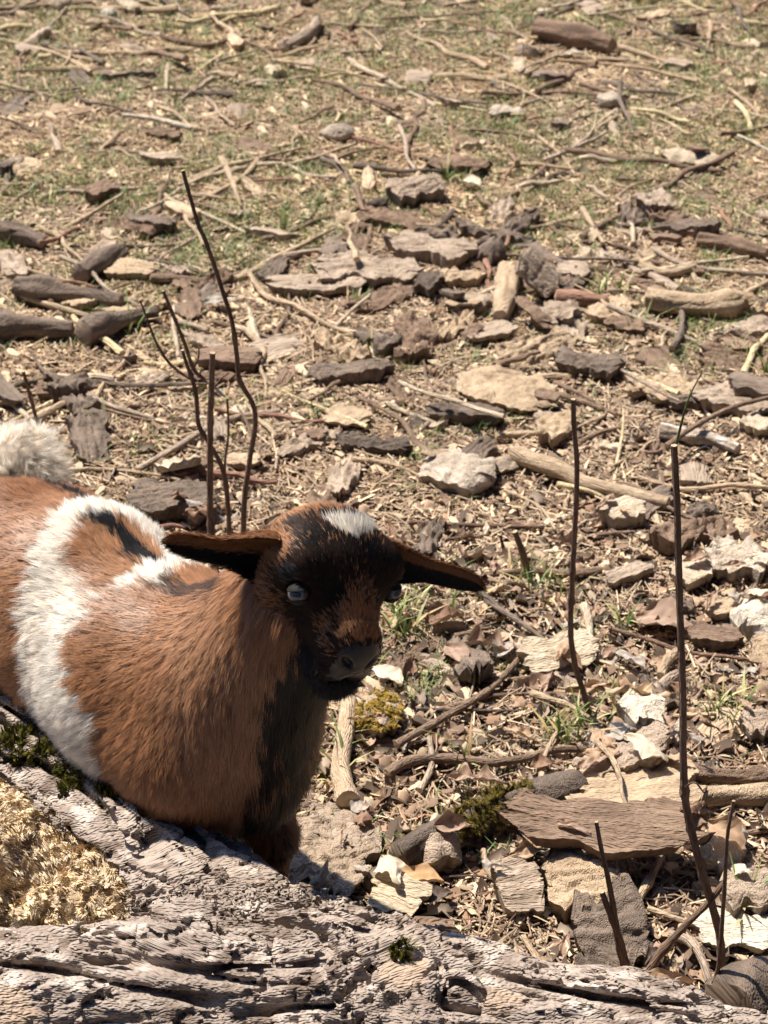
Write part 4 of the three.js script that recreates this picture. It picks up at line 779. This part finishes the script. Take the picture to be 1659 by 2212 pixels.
slab(1008, 742, 1106, 726, 0.04, 0.014, 'wood', 'grey', 'smooth flat grey slab below the central pile');
slab(1165, 720, 1235, 690, 0.05, 0.035, 'rot', 'grey', 'lumpy grey bark mass below the reddish stick');
slab(1310, 714, 1392, 730, 0.03, 0.016, 'bark', 'brown', 'small brown bark sliver at right of centre');
slab(1080, 800, 1232, 748, 0.05, 0.014, 'bark', 'tan', 'curled pale-edged bark strip right of centre', { tilt: 0.5 });
slab(1200, 796, 1342, 818, 0.05, 0.026, 'bark', 'darkgrey', 'dark ridged bark below the curled strip');
slab(1000, 822, 1192, 886, 0.1, 0.016, 'stone', 'tan', 'large flat tan slab right of centre', { category: 'slab', name: 'flat_slab' });
slab(930, 898, 1082, 912, 0.035, 0.024, 'bark', 'darkgrey', 'dark bark piece in front of the large tan slab');
slab(1358, 842, 1504, 872, 0.07, 0.02, 'rot', 'tan', 'broad crumbly tan slab right of the wavy stem top');
slab(1160, 935, 1242, 940, 0.06, 0.03, 'rot', 'tan', 'rotten root lump left of the wavy stem');
slab(1500, 880, 1670, 900, 0.06, 0.026, 'bark', 'grey', 'rough grey bark behind the arched branch');
slab(1610, 925, 1670, 950, 0.04, 0.02, 'bark', 'pale', 'pale bark end at the right edge');
slab(425, 788, 562, 790, 0.045, 0.02, 'wood', 'brown', 'brown board behind the white broken tip');
slab(80, 862, 180, 868, 0.03, 0.02, 'bark', 'brown', 'brown bark above the white tail');
slab(0, 880, 45, 884, 0.03, 0.012, 'wood', 'grey', 'flat grey chip at the left edge above the tail');
slab(636, 950, 708, 956, 0.02, 0.014, 'bark', 'brown', 'small brown bark chip left of centre');
slab(738, 966, 882, 982, 0.03, 0.018, 'bark', 'dark', 'dark bark strip above the flat stone');
slab(340, 1030, 452, 1032, 0.035, 0.018, 'bark', 'brown', 'brown bark block by the standing stems');
slab(290, 1108, 460, 1122, 0.07, 0.03, 'bark', 'darkgrey', 'furrowed dark bark between goat back and left ear');
slab(924, 1012, 1058, 1052, 0.07, 0.03, 'stone', 'stone', 'flat pale stone above the goat head', { tilt: 0.12 });
slab(1054, 1020, 1112, 1004, 0.03, 0.012, 'stone', 'grey', 'small grey slab beside the flat pale stone');
slab(1300, 1142, 1392, 1124, 0.04, 0.03, 'wood', 'pale', 'pale split wood between the two right stems');
slab(1472, 1230, 1534, 1262, 0.06, 0.022, 'wood', 'pale', 'pale bark slab touching the tall dark stem');
slab(1530, 1220, 1645, 1232, 0.07, 0.03, 'rot', 'stone', 'rough crusty stone right of the tall dark stem', { name: 'stone', category: 'stone' });
slab(1310, 1262, 1402, 1228, 0.025, 0.016, 'wood', 'grey', 'pale forked root piece between the right stems');
slab(1530, 1328, 1675, 1306, 0.03, 0.02, 'wood', 'tan', 'tan board at the right edge');
slab(1482, 1378, 1604, 1392, 0.035, 0.02, 'wood', 'brown', 'brown board behind the tall dark stem');
slab(1606, 1372, 1675, 1350, 0.07, 0.04, 'stone', 'white', 'white stone at the right edge');
slab(1128, 1440, 1282, 1416, 0.045, 0.022, 'wood', 'pale', 'split yellow wood with fine grain by the wavy stem foot', { tilt: 0.25 });
slab(1336, 1572, 1432, 1560, 0.05, 0.028, 'rot', 'white', 'white rough stone above the grey lobed leaf', { name: 'stone', category: 'stone' });
const mossyStone = slab(775, 1580, 862, 1578, 0.06, 0.025, 'rot', 'grey', 'small grey stone carrying yellow moss', { name: 'stone', category: 'stone' });
slab(625, 1860, 800, 1885, 0.11, 0.02, 'rot', 'grey', 'crusted grey bark hump between goat leg and litter');
slab(650, 1795, 800, 1815, 0.05, 0.016, 'rot', 'grey', 'grey bark shelf behind the crusted hump');
slab(1258, 1690, 1442, 1628, 0.05, 0.024, 'bark', 'grey', 'silvery bark slab with an upturned end', { h2: 0.03 });
slab(1240, 1745, 1500, 1740, 0.09, 0.03, 'wood', 'tan', 'knotted tan wood behind the brown plank', { h: 0.01 });
slab(1100, 1792, 1504, 1838, 0.06, 0.026, 'wood', 'brown', 'big brown plank with wavy grain', { h: 0.03, tilt: 0.22 });
slab(1514, 1850, 1604, 1882, 0.06, 0.03, 'stone', 'white', 'bright white rock right of the tall stem foot');
slab(905, 1868, 992, 1858, 0.045, 0.028, 'stone', 'grey', 'grey stone with a white top below the mossy branch');
slab(808, 1930, 916, 1962, 0.045, 0.01, 'wood', 'pale', 'pale bleached bark flake in front of the tan leaf', { tilt: 0.2, h: 0.012 });
slab(1068, 1945, 1168, 1932, 0.055, 0.03, 'wood', 'grey', 'grey wood chunk beside the bark plate', { tilt: 0.3 });
slab(1180, 1925, 1325, 1940, 0.085, 0.035, 'bark', 'tan', 'thick tan bark plate with a dark broken edge', { tilt: 0.12 });
slab(1240, 2040, 1392, 2035, 0.085, 0.028, 'bark', 'darkgrey', 'dark grey bark plate leaning near the log', { tilt: 0.3 });
slab(1556, 1950, 1675, 1965, 0.06, 0.03, 'bark', 'grey', 'rough grey bark at the right edge, lower part');
slab(1500, 2014, 1675, 2036, 0.05, 0.012, 'wood', 'white', 'pale fibrous bark strip at the lower right');
slab(1600, 1592, 1675, 1590, 0.04, 0.022, 'bark', 'grey', 'grey ridged bark at the right edge beside the tall stem');
slab(1420, 1600, 1470, 1605, 0.03, 0.02, 'rot', 'stone', 'small pale lump left of the tall stem middle');
slab(490, 1010, 560, 1016, 0.03, 0.012, 'wood', 'tan', 'small tan chip beside the double-bent stem');
slab(700, 905, 800, 915, 0.05, 0.01, 'stone', 'tan', 'flat tan slab half buried left of the dark bark', { name: 'flat_slab', category: 'slab' });

// ---------------------------------------------------------------- dry leaves
leaf(1022, 398, 62, -0.9, 'pale', 'pale tan leaf lying against dark bark above centre', { wide: 0.6 });
leaf(1152, 262, 58, 0.3, 'brown', 'red-brown leaf at the end of a pale flat stone', {});
leaf(1178, 24, 40, 0.2, 'pale', 'small whitish leaf at the top right', {});
leaf(1234, 122, 58, 0.1, 'pale', 'whitish curled leaf below the thick top right branch', {});
leaf(482, 650, 88, 0.1, 'grey', 'large grey leaf beside the tall bent stem', { wide: 0.6 });
leaf(425, 912, 110, 0.1, 'pale', 'pale flat leaf behind the standing stems', { wide: 0.45, cup: 0.25 });
leaf(960, 1338, 92, 0.4, 'brown', 'red-brown curled leaf right of the goat eye', { wide: 0.7, cup: 0.7 });
leaf(1055, 1392, 110, -0.3, 'pink', 'large curled brown leaf in the middle of the leaf litter', { lobes: 2.5, wide: 0.6, cup: 0.8 });
leaf(985, 1420, 100, -1.1, 'pink', 'pleated pinkish leaf below the curled litter leaves', { wide: 0.55, cup: 0.6 });
leaf(880, 1440, 84, 1.2, 'brown', 'dark red-brown leaf standing on edge by the goat mouth', { tilt: 0.9, wide: 0.55 });
leaf(835, 1462, 92, -0.8, 'pale', 'pale grey leaf just right of the goat chin', { wide: 0.7, cup: 0.3 });
leaf(1440, 1335, 135, -0.4, 'pink', 'large pinkish-brown leaf behind the tall dark stem', { wide: 0.7, cup: 0.35 });
leaf(1340, 1500, 235, -0.12, 'tan', 'very long curled tan leaf between the two right stems', { lobes: 4, wide: 0.3, cup: 0.7 });
leaf(1335, 1590, 150, 0.35, 'grey', 'grey lobed leaf below the white rough stone', { lobes: 2, wide: 0.62, cup: 0.4 });
leaf(1362, 1420, 90, -0.9, 'grey', 'folded grey leaf right of the split yellow wood', { wide: 0.6, cup: 0.9 });
leaf(1240, 1420, 80, -1.2, 'brown', 'dark curled leaf leaning on the wavy stem foot', { wide: 0.5, cup: 0.9, tilt: 0.5 });
leaf(1030, 1690, 140, -0.15, 'pink', 'long pinkish leaf behind the mossy branch', { lobes: 3, wide: 0.35 });
leaf(1140, 1838, 84, 0.2, 'tan', 'tan leaf resting against the front of the brown plank', { wide: 0.7, cup: 0.7, h: 0.03, tilt: 0.5 });
leaf(888, 1896, 140, -0.15, 'orange', 'broad tan-orange leaf in the lower middle', { wide: 0.45, cup: 0.3 });
leaf(945, 1935, 72, 0.4, 'dark', 'dark brown leaf right of the tan-orange leaf', { wide: 0.7, cup: 0.5 });
leaf(1345, 1915, 60, 0.6, 'orange', 'small orange leaf behind the splintered stem', { wide: 0.5 });
leaf(1430, 2118, 150, 0.05, 'tan', 'long tan leaf at the foot of the slanting stem', { wide: 0.25, cup: 0.7 });
leaf(1240, 1790, 80, -0.5, 'pink', 'rolled leaf lying on the wavy-grained plank', { h: 0.05, wide: 0.4, cup: 0.9 });
leaf(1180, 1655, 74, 0.2, 'brown', 'brown leaf under the bent tan twig', {});
leaf(1120, 1590, 80, -0.6, 'tan', 'tan leaf right of the curved brown branch', { lobes: 2 });
leaf(1420, 2060, 90, 0.8, 'dark', 'dark leaf cupped behind the slanting stem', { wide: 0.6, cup: 0.8 });
leaf(780, 1750, 50, 0.5, 'grey', 'small round grey leaf by the broken knot', { wide: 0.8, cup: 0.3 });
leaf(1090, 1395, 70, 0.9, 'grey', 'small grey leaf at the end of the curved brown branch', { wide: 0.6 });
leaf(1480, 1790, 90, -0.3, 'tan', 'tan leaf wrapped round the tall stem foot', { wide: 0.4, cup: 0.9, h: 0.02 });

// moss on the dark branch and on the small stone
for (const [host, keep, tone, len] of [[mossyBranch, (p, n) => n.y > 0.15 && n.z > -0.5 && p.x > -0.03 && p.x < 0.035 && noise(p.x * 90, p.z * 90, 1) > -0.25, [[0.05, 0.045, 0.012], [0.25, 0.19, 0.05]], 0.009], [mossyStone, (p, n) => n.y > 0.1 && noise(p.x * 70, p.z * 70, 1) > -0.2, [[0.16, 0.11, 0.02], [0.44, 0.3, 0.07]], 0.007]]) {
  const fuzz = new Pelt([48, 49].map((q) => tuft(q, 8, 0.002, 0.0006)), 'moss', host, fibreMat), g = host.geometry;
  sampleSurface(g.attributes.position.array, g.index.array, 330000, 79, (p, n, r) => { if (keep(p, n)) fuzz.add(p, n, V3(r() - 0.5, -r() * 0.6, r() - 0.3), len * (0.6 + r() * 0.7), 0.3 + r() * 0.8, mix3(tone[0], tone[1], r()), 0.8); });
  fuzz.build();
}
// ---------------------------------------------------------------- loose twigs, chips and leaves that can be told apart but not described
const hw = (z) => 0.175 * -z + 0.16;                     // half the width in view at a distance, with a margin
scene.updateMatrixWorld(true);
const fall = new THREE.Raycaster(), DOWN = V3(0, -1, 0);
const rest = (x, z) => { fall.set(V3(x, 0.5, z), DOWN); const near = PILE.filter((m) => Math.hypot(m.position.x - x, m.position.z - z) < 0.15), h = fall.intersectObjects(near, false)[0]; return Math.max(gh(x, z), h ? h.point.y - 0.002 : -1); };
const place = (x, z) => (z > -1.75 ? 'close to the log' : z > -2.5 ? 'in the middle of the yard' : 'far back in the yard') + (x < hw(z) * -0.3 ? ' at left' : x > hw(z) * 0.3 ? ' at right' : '');
const HUE = { tan: 'tan', brown: 'brown', grey: 'grey', pale: 'pale', darkgrey: 'dark grey', rust: 'reddish', straw: 'straw-coloured', white: 'whitish', pink: 'pinkish' };
function scatter(n, seed, z0, z1, f) { const r = rng(seed); let k = 0; while (k < n) { const z = -mix(z0, z1, Math.sqrt(r())), x = (r() * 2 - 1) * hw(z); if (z > -1.42 && x < 0.0) continue; f(x, z, r, k++); } }
{
  const pool = (n, make) => Array.from({ length: n }, (_, i) => make(i));
  const tones = ['tan', 'brown', 'grey', 'pale', 'brown', 'tan', 'darkgrey', 'rust', 'straw'];
  const CHIP = ['tan', 'grey', 'brown', 'pale', 'darkgrey', 'tan', 'grey', 'brown'], LEAFHUE = ['tan', 'pink', 'grey', 'pale', 'pink', 'brown', 'tan'];
  const twigs = pool(18, (i) => { const r = rng(300 + i), L = 0.035 + r() * 0.09, pts = []; for (let k = 0; k < 5; k++) pts.push(V3((k / 4 - 0.5) * L, 0.003 + (r() - 0.5) * 0.004 + 0.002, (r() - 0.5) * L * 0.07)); return stickGeometry(pts, 0.0012 + r() * 0.0024, 0.0009 + r() * 0.0012, TONE[tones[i % 9]], 700 + i, { sides: 7, knots: 0.18 }); });
  scatter(290, 401, 1.3, 4.15, (x, z, r, k) => { const m = mesh('twig', twigs[k % 18], woodMat); m.position.set(x, rest(x, z) + 0.005 + r() * 0.005, z); m.rotation.set((r() - 0.5) * 0.25, r() * 6.28, (r() - 0.5) * 0.25); m.scale.setScalar(0.8 + r() * 0.7); tag(m, 'small loose ' + HUE[tones[k % 18 % 9]] + ' twig lying ' + place(x, z), 'twig', 'loose twigs'); });
  const branches = pool(16, (i) => { const r = rng(1300 + i), L = 0.09 + r() * 0.13, pts = [], kink = (r() - 0.5) * 0.22; for (let k = 0; k < 6; k++) pts.push(V3((k / 5 - 0.5) * L, 0.005 + (r() - 0.5) * 0.005, (r() - 0.5) * L * 0.05 + kink * L * (0.25 - (k / 5 - 0.5) ** 2) * 2)); return stickGeometry(pts, 0.0016 + r() * 0.0032, 0.001 + r() * 0.0016, TONE[tones[i % 9]], 1700 + i, { sides: 8, knots: 0.2 }); });
  scatter(170, 404, 1.45, 4.0, (x, z, r, k) => { const m = mesh('loose_stick', branches[k % 16], woodMat); m.position.set(x, gh(x, z) + 0.006, z); m.rotation.set((r() - 0.5) * 0.1, r() * 6.28, (r() - 0.5) * 0.12); m.scale.setScalar(0.7 + r() * 0.6); tag(m, 'loose hand-long ' + HUE[tones[k % 16 % 9]] + ' stick lying ' + place(x, z), 'stick', 'loose sticks'); });
  const BARKHUE = ['brown', 'darkgrey', 'grey', 'tan', 'darkgrey', 'brown'], barks = pool(12, (i) => { const r = rng(2100 + i); return slabGeometry(0.05 + r() * 0.06, 0.022 + r() * 0.028, 0.007 + r() * 0.009, ['bark', 'wood', 'bark', 'rot'][i % 4], TONE[BARKHUE[i % 6]], 2300 + i); });
  scatter(90, 405, 1.45, 2.9, (x, z, r, k) => { const m = mesh('loose_bark', barks[k % 12], roughMat); m.position.set(x, gh(x, z) + 0.006, z); m.rotation.set((r() - 0.5) * 0.4, r() * 6.28, (r() - 0.5) * 0.3); m.scale.setScalar(0.7 + r() * 0.6); tag(m, 'loose ' + HUE[BARKHUE[k % 6]] + ' piece of bark lying ' + place(x, z), 'bark', 'loose bark pieces'); });
  const chips = pool(16, (i) => { const r = rng(500 + i); return slabGeometry(0.018 + r() * 0.028, 0.009 + r() * 0.014, 0.003 + r() * 0.006, ['wood', 'bark', 'wood', 'rot'][i % 4], TONE[CHIP[i % 8]], 900 + i); });
  scatter(290, 402, 1.3, 4.15, (x, z, r, k) => { const m = mesh('wood_chip', chips[k % 16], k % 2 ? roughMat : woodMat); m.position.set(x, rest(x, z) + 0.003, z); m.rotation.set((r() - 0.5) * 0.6, r() * 6.28, (r() - 0.5) * 0.5); m.scale.setScalar(0.9 + r() * 1.2); tag(m, 'small weathered ' + HUE[CHIP[k % 8]] + ' chip of wood ' + place(x, z), 'wood chip', 'loose wood chips'); });
  const leaves = pool(14, (i) => { const r = rng(600 + i); return leafGeometry(600 + i, { lobes: i % 2 === 0 ? 2 + r() * 2 : 0, wide: 0.35 + r() * 0.4, cup: (r() < 0.5 ? -1 : 1) * (0.3 + r() * 0.6), bow: (r() - 0.3) * 0.6, twist: r() * 0.7 }, LEAFTONE[LEAFHUE[i % 7]]); });
  scatter(290, 403, 1.26, 2.05, (x, z, r, k) => { const m = mesh('dry_leaf', leaves[k % 14], leafMat); m.position.set(x, rest(x, z) + 0.008, z); m.rotation.set((r() - 0.5) * 0.9, r() * 6.28, (r() - 0.5) * 0.7); m.scale.setScalar(0.02 + r() * 0.028); tag(m, 'small crumpled ' + HUE[LEAFHUE[k % 7]] + ' leaf lying ' + place(x, z), 'leaf', 'loose dry leaves'); });
}
// ---------------------------------------------------------------- ground cover nobody could count
const litterMat = new THREE.MeshStandardMaterial({ vertexColors: true, roughness: 0.85, side: THREE.DoubleSide });
const bladeMat = new THREE.MeshPhysicalMaterial({ vertexColors: true, roughness: 0.6, transmission: 0.25, thickness: 0, side: THREE.DoubleSide });
const PAL = [[0.5, 0.39, 0.27], [0.42, 0.31, 0.215], [0.36, 0.26, 0.19], [0.33, 0.27, 0.215], [0.1, 0.07, 0.05], [0.27, 0.17, 0.11], [0.54, 0.44, 0.32], [0.2, 0.14, 0.1], [0.16, 0.11, 0.08]];
function litterGeometry(kind, seed) {
  const r = rng(seed), pos = [], col = [], idx = [];
  const n = kind === 'straw' ? 6 : kind === 'scrap' ? 5 : 10;
  for (let k = 0; k < n; k++) {
    const a = r() * 6.28, R = Math.sqrt(r()) * 0.019, cx = Math.cos(a) * R, cz = Math.sin(a) * R, yaw = r() * 6.28, c = Math.cos(yaw), s = Math.sin(yaw), pitch = (r() - 0.5) * 0.9, roll = (r() - 0.5) * 1.2, y0 = 0.001 + r() * 0.005;
    const pc = PAL[Math.floor(r() * PAL.length)], tone = 0.6 + r() * 0.55;
    const L = kind === 'scrap' ? 0.011 + r() * 0.014 : kind === 'straw' ? 0.016 + r() * 0.03 : kind === 'flake' ? 0.0045 + r() * r() * 0.013 : 0.0025 + r() * 0.005, W = kind === 'scrap' ? L * (0.4 + r() * 0.35) : kind === 'straw' ? 0.0007 + r() * 0.0009 : kind === 'flake' ? L * (0.14 + r() * 0.38) : L * (0.5 + r() * 0.4), T = kind === 'crumb' ? W * 0.55 : 0.0006, bow = kind === 'scrap' ? (r() - 0.5) * 1.3 : (r() - 0.4) * 0.35, bend = (r() - 0.5) * (kind === 'straw' ? 1.6 : 0.5), cup = (r() - 0.5) * 1.6;
    const N = kind === 'scrap' ? 5 : 3, b0 = pos.length / 3;
    for (let i = 0; i <= N; i++) for (const v of [-1, 0, 1]) {
      const t = i / N, w = W * 0.5 * (kind === 'straw' ? 1 : (kind === 'scrap' ? 0.35 + 0.65 * Math.sin(Math.PI * (0.15 + 0.7 * t)) : 0.7) * (0.45 + 1.0 * r())), x = (t - 0.5) * L, z = v * w + bend * L * (t - 0.5) ** 2, y = T * (v === 0 ? 1 : -0.2) + (kind === 'scrap' ? (v * v - 0.5) * W * cup + 0.12 * L * Math.sin(t * 5 + k) : 0) + bow * L * (0.25 - (t - 0.5) ** 2) + x * pitch + z * roll;
      pos.push(cx + x * c - z * s, y0 + y, cz + x * s + z * c); col.push(pc[0] * tone, pc[1] * tone, pc[2] * tone);
    }
    for (let i = 0; i < N; i++) for (let j = 0; j < 2; j++) { const q = b0 + i * 3 + j; idx.push(q, q + 1, q + 3, q + 1, q + 4, q + 3); }
  }
  return buffer(pos, idx, col);
}
function cover(name, label, category, geos, mat, spots) {
  const per = geos.map(() => []); spots.forEach((s, i) => per[i % geos.length].push(s));
  const g0 = new THREE.Group(), M = new THREE.Matrix4(), q = new THREE.Quaternion(), e = new THREE.Euler();
  geos.forEach((g, i) => {
    const im = new THREE.InstancedMesh(g, mat, per[i].length); im.name = numbered(name);
    per[i].forEach(([x, y, z, yaw, sc, c, tx = 0, tz = 0], k) => { M.compose(V3(x, y, z), q.setFromEuler(e.set(tx, yaw, tz)), V3(sc, sc, sc)); im.setMatrixAt(k, M); im.setColorAt(k, new THREE.Color().setRGB(...c)); });
    shade(im); tag(im, label, category, null, 'stuff'); scene.add(im);
  });
}
{
  const r = rng(9), scraps = [], flakes = [], straws = [], crumbs = [];
  const zone = (x, z) => fbm(x * 2.6, z * 2.6, 31, 3);
  const tint = (x, z) => { const g = 0.78 + r() * 0.5, a = zone(x, z), far = sstep(-2.2, -3.1, z); return mix3([g * 1.0, g * 0.96, g * 0.92], [g * 1.1, g * 1.03, g * 0.86], clamp(0.5 + a * 1.5) * (0.4 + 0.6 * far)); };
  for (let k = 0; k < 64000; k++) {
    const z = -mix(1.2, 4.6, r() ** 0.75), x = (r() * 2 - 1) * (hw(z) + 0.28), a = zone(x, z), kind = r();
    const s = [x, gh(x, z) + r() * 0.003, z, r() * 6.28, 0.75 + r() * 0.6, tint(x, z), (r() - 0.5) * 0.16, (r() - 0.5) * 0.16];
    if (r() < 0.16 * sstep(-2.4, -1.7, z)) scraps.push(s); else if (kind < 0.5) flakes.push(s); else if (kind < 0.6 + 0.3 * a - 0.08 * sstep(-2.4, -1.7, z)) crumbs.push(s); else straws.push(s);
  }
  cover('wood_litter', 'carpet of small bark and leaf flakes covering the yard', 'litter', [1, 2, 3, 4, 5].map((s) => litterGeometry('flake', s)), litterMat, flakes);
  cover('leaf_scraps', 'curled scraps of torn dry leaves covering the ground near the log', 'litter', [16, 17, 18, 19].map((s) => litterGeometry('scrap', s)), litterMat, scraps);
  cover('crumb_litter', 'coarse crumbs of bark and soil strewn over the yard', 'litter', [6, 7, 8].map((s) => litterGeometry('crumb', s)), litterMat, crumbs);
  cover('straw_litter', 'thin straws and splinters strewn over the yard', 'litter', [11, 12, 13, 14].map((s) => litterGeometry('straw', s)), litterMat, straws);
  // grass: thin patches, thicker and shorter far back, a few lush tufts near the goat
  const bladeGeo = (seed, n, tall, spread, wide) => {
    const q = rng(seed), pos = [], col = [], idx = [];
    for (let k = 0; k < n; k++) { const a = q() * 6.28, lean = 0.25 + q() * 0.9, h = tall * (0.5 + q() * 0.7), x0 = (q() - 0.5) * spread, z0 = (q() - 0.5) * spread, w = wide * (0.6 + q() * 0.6), px = -Math.sin(a) * w / 2, pz = Math.cos(a) * w / 2, b0 = pos.length / 3, c = mix3([0.09, 0.15, 0.028], [0.2, 0.25, 0.06], q()); const dry = q() < 0.22; for (let i = 0; i <= 3; i++) { const t = i / 3, d = lean * h * t * t, y = h * t * (1 - 0.25 * lean * t), f = i === 3 ? 0.12 : 1 - 0.4 * t, cc = dry ? [0.5, 0.42, 0.22] : c; pos.push(x0 + Math.cos(a) * d - px * f, y, z0 + Math.sin(a) * d - pz * f, x0 + Math.cos(a) * d + px * f, y, z0 + Math.sin(a) * d + pz * f); col.push(...cc, ...cc); } for (let i = 0; i < 3; i++) { const b = b0 + i * 2; idx.push(b, b + 1, b + 2, b + 1, b + 3, b + 2); } }
    return buffer(pos, idx, col);
  };
  const low = [], tall = [];
  for (let k = 0; k < 34000; k++) {
    const z = -mix(1.3, 4.6, r() ** 0.7), x = (r() * 2 - 1) * (hw(z) + 0.28), d = fbm(x * 3.5, z * 3.5, 21, 3) + 0.7 * noise(x * 22, z * 22, 2), need = mix(0.4, -0.06, sstep(-2.0, -2.9, z));
    if (d > need) low.push([x, gh(x, z), z, r() * 6.28, 0.7 + r() * 0.7, [0.8 + r() * 0.4, 0.8 + r() * 0.4, 0.8 + r() * 0.3]]);
  }
  for (const [px, py, n, rad] of [[1222, 1605, 9, 0.016], [1250, 1590, 6, 0.012], [865, 1330, 8, 0.012], [858, 1385, 7, 0.012], [1000, 1325, 5, 0.016], [1190, 1290, 8, 0.02], [1150, 1270, 8, 0.022], [1560, 1555, 9, 0.016], [1580, 1530, 5, 0.014], [20, 545, 9, 0.02], [775, 665, 5, 0.012], [860, 640, 4, 0.012], [1310, 645, 7, 0.025], [810, 780, 4, 0.01], [485, 570, 7, 0.02], [110, 460, 3, 0.008], [550, 490, 6, 0.03], [600, 500, 6, 0.03], [145, 235, 8, 0.03], [290, 720, 3, 0.012], [1640, 840, 5, 0.02], [1600, 1570, 4, 0.014], [1330, 1360, 4, 0.012], [985, 400, 7, 0.018], [745, 1635, 4, 0.01], [720, 1690, 3, 0.008], [990, 1660, 3, 0.01], [205, 940, 4, 0.02], [1340, 1545, 4, 0.012], [1640, 2010, 5, 0.015], [1380, 730, 4, 0.012]]) {
    const c = onLevel(px, py, 0); for (let k = 0; k < n; k++) { const x = c.x + (r() - 0.5) * 2 * rad, z = c.z + (r() - 0.5) * 2 * rad; tall.push([x, gh(x, z), z, r() * 6.28, 0.6 + r() * 0.6, [0.85 + r() * 0.35, 0.9 + r() * 0.3, 0.9]]); }
  }
  cover('short_grass', 'sparse short grass and moss growing through the litter', 'grass', [51, 52, 53].map((s) => bladeGeo(s, 11, 0.017, 0.024, 0.0013)), bladeMat, low);
  cover('grass_tuft', 'fresh green grass blades sprouting from the litter', 'grass', [61, 62, 63].map((s) => bladeGeo(s, 3, 0.046, 0.008, 0.003)), bladeMat, tall);
}
renderer.render(scene, camera);
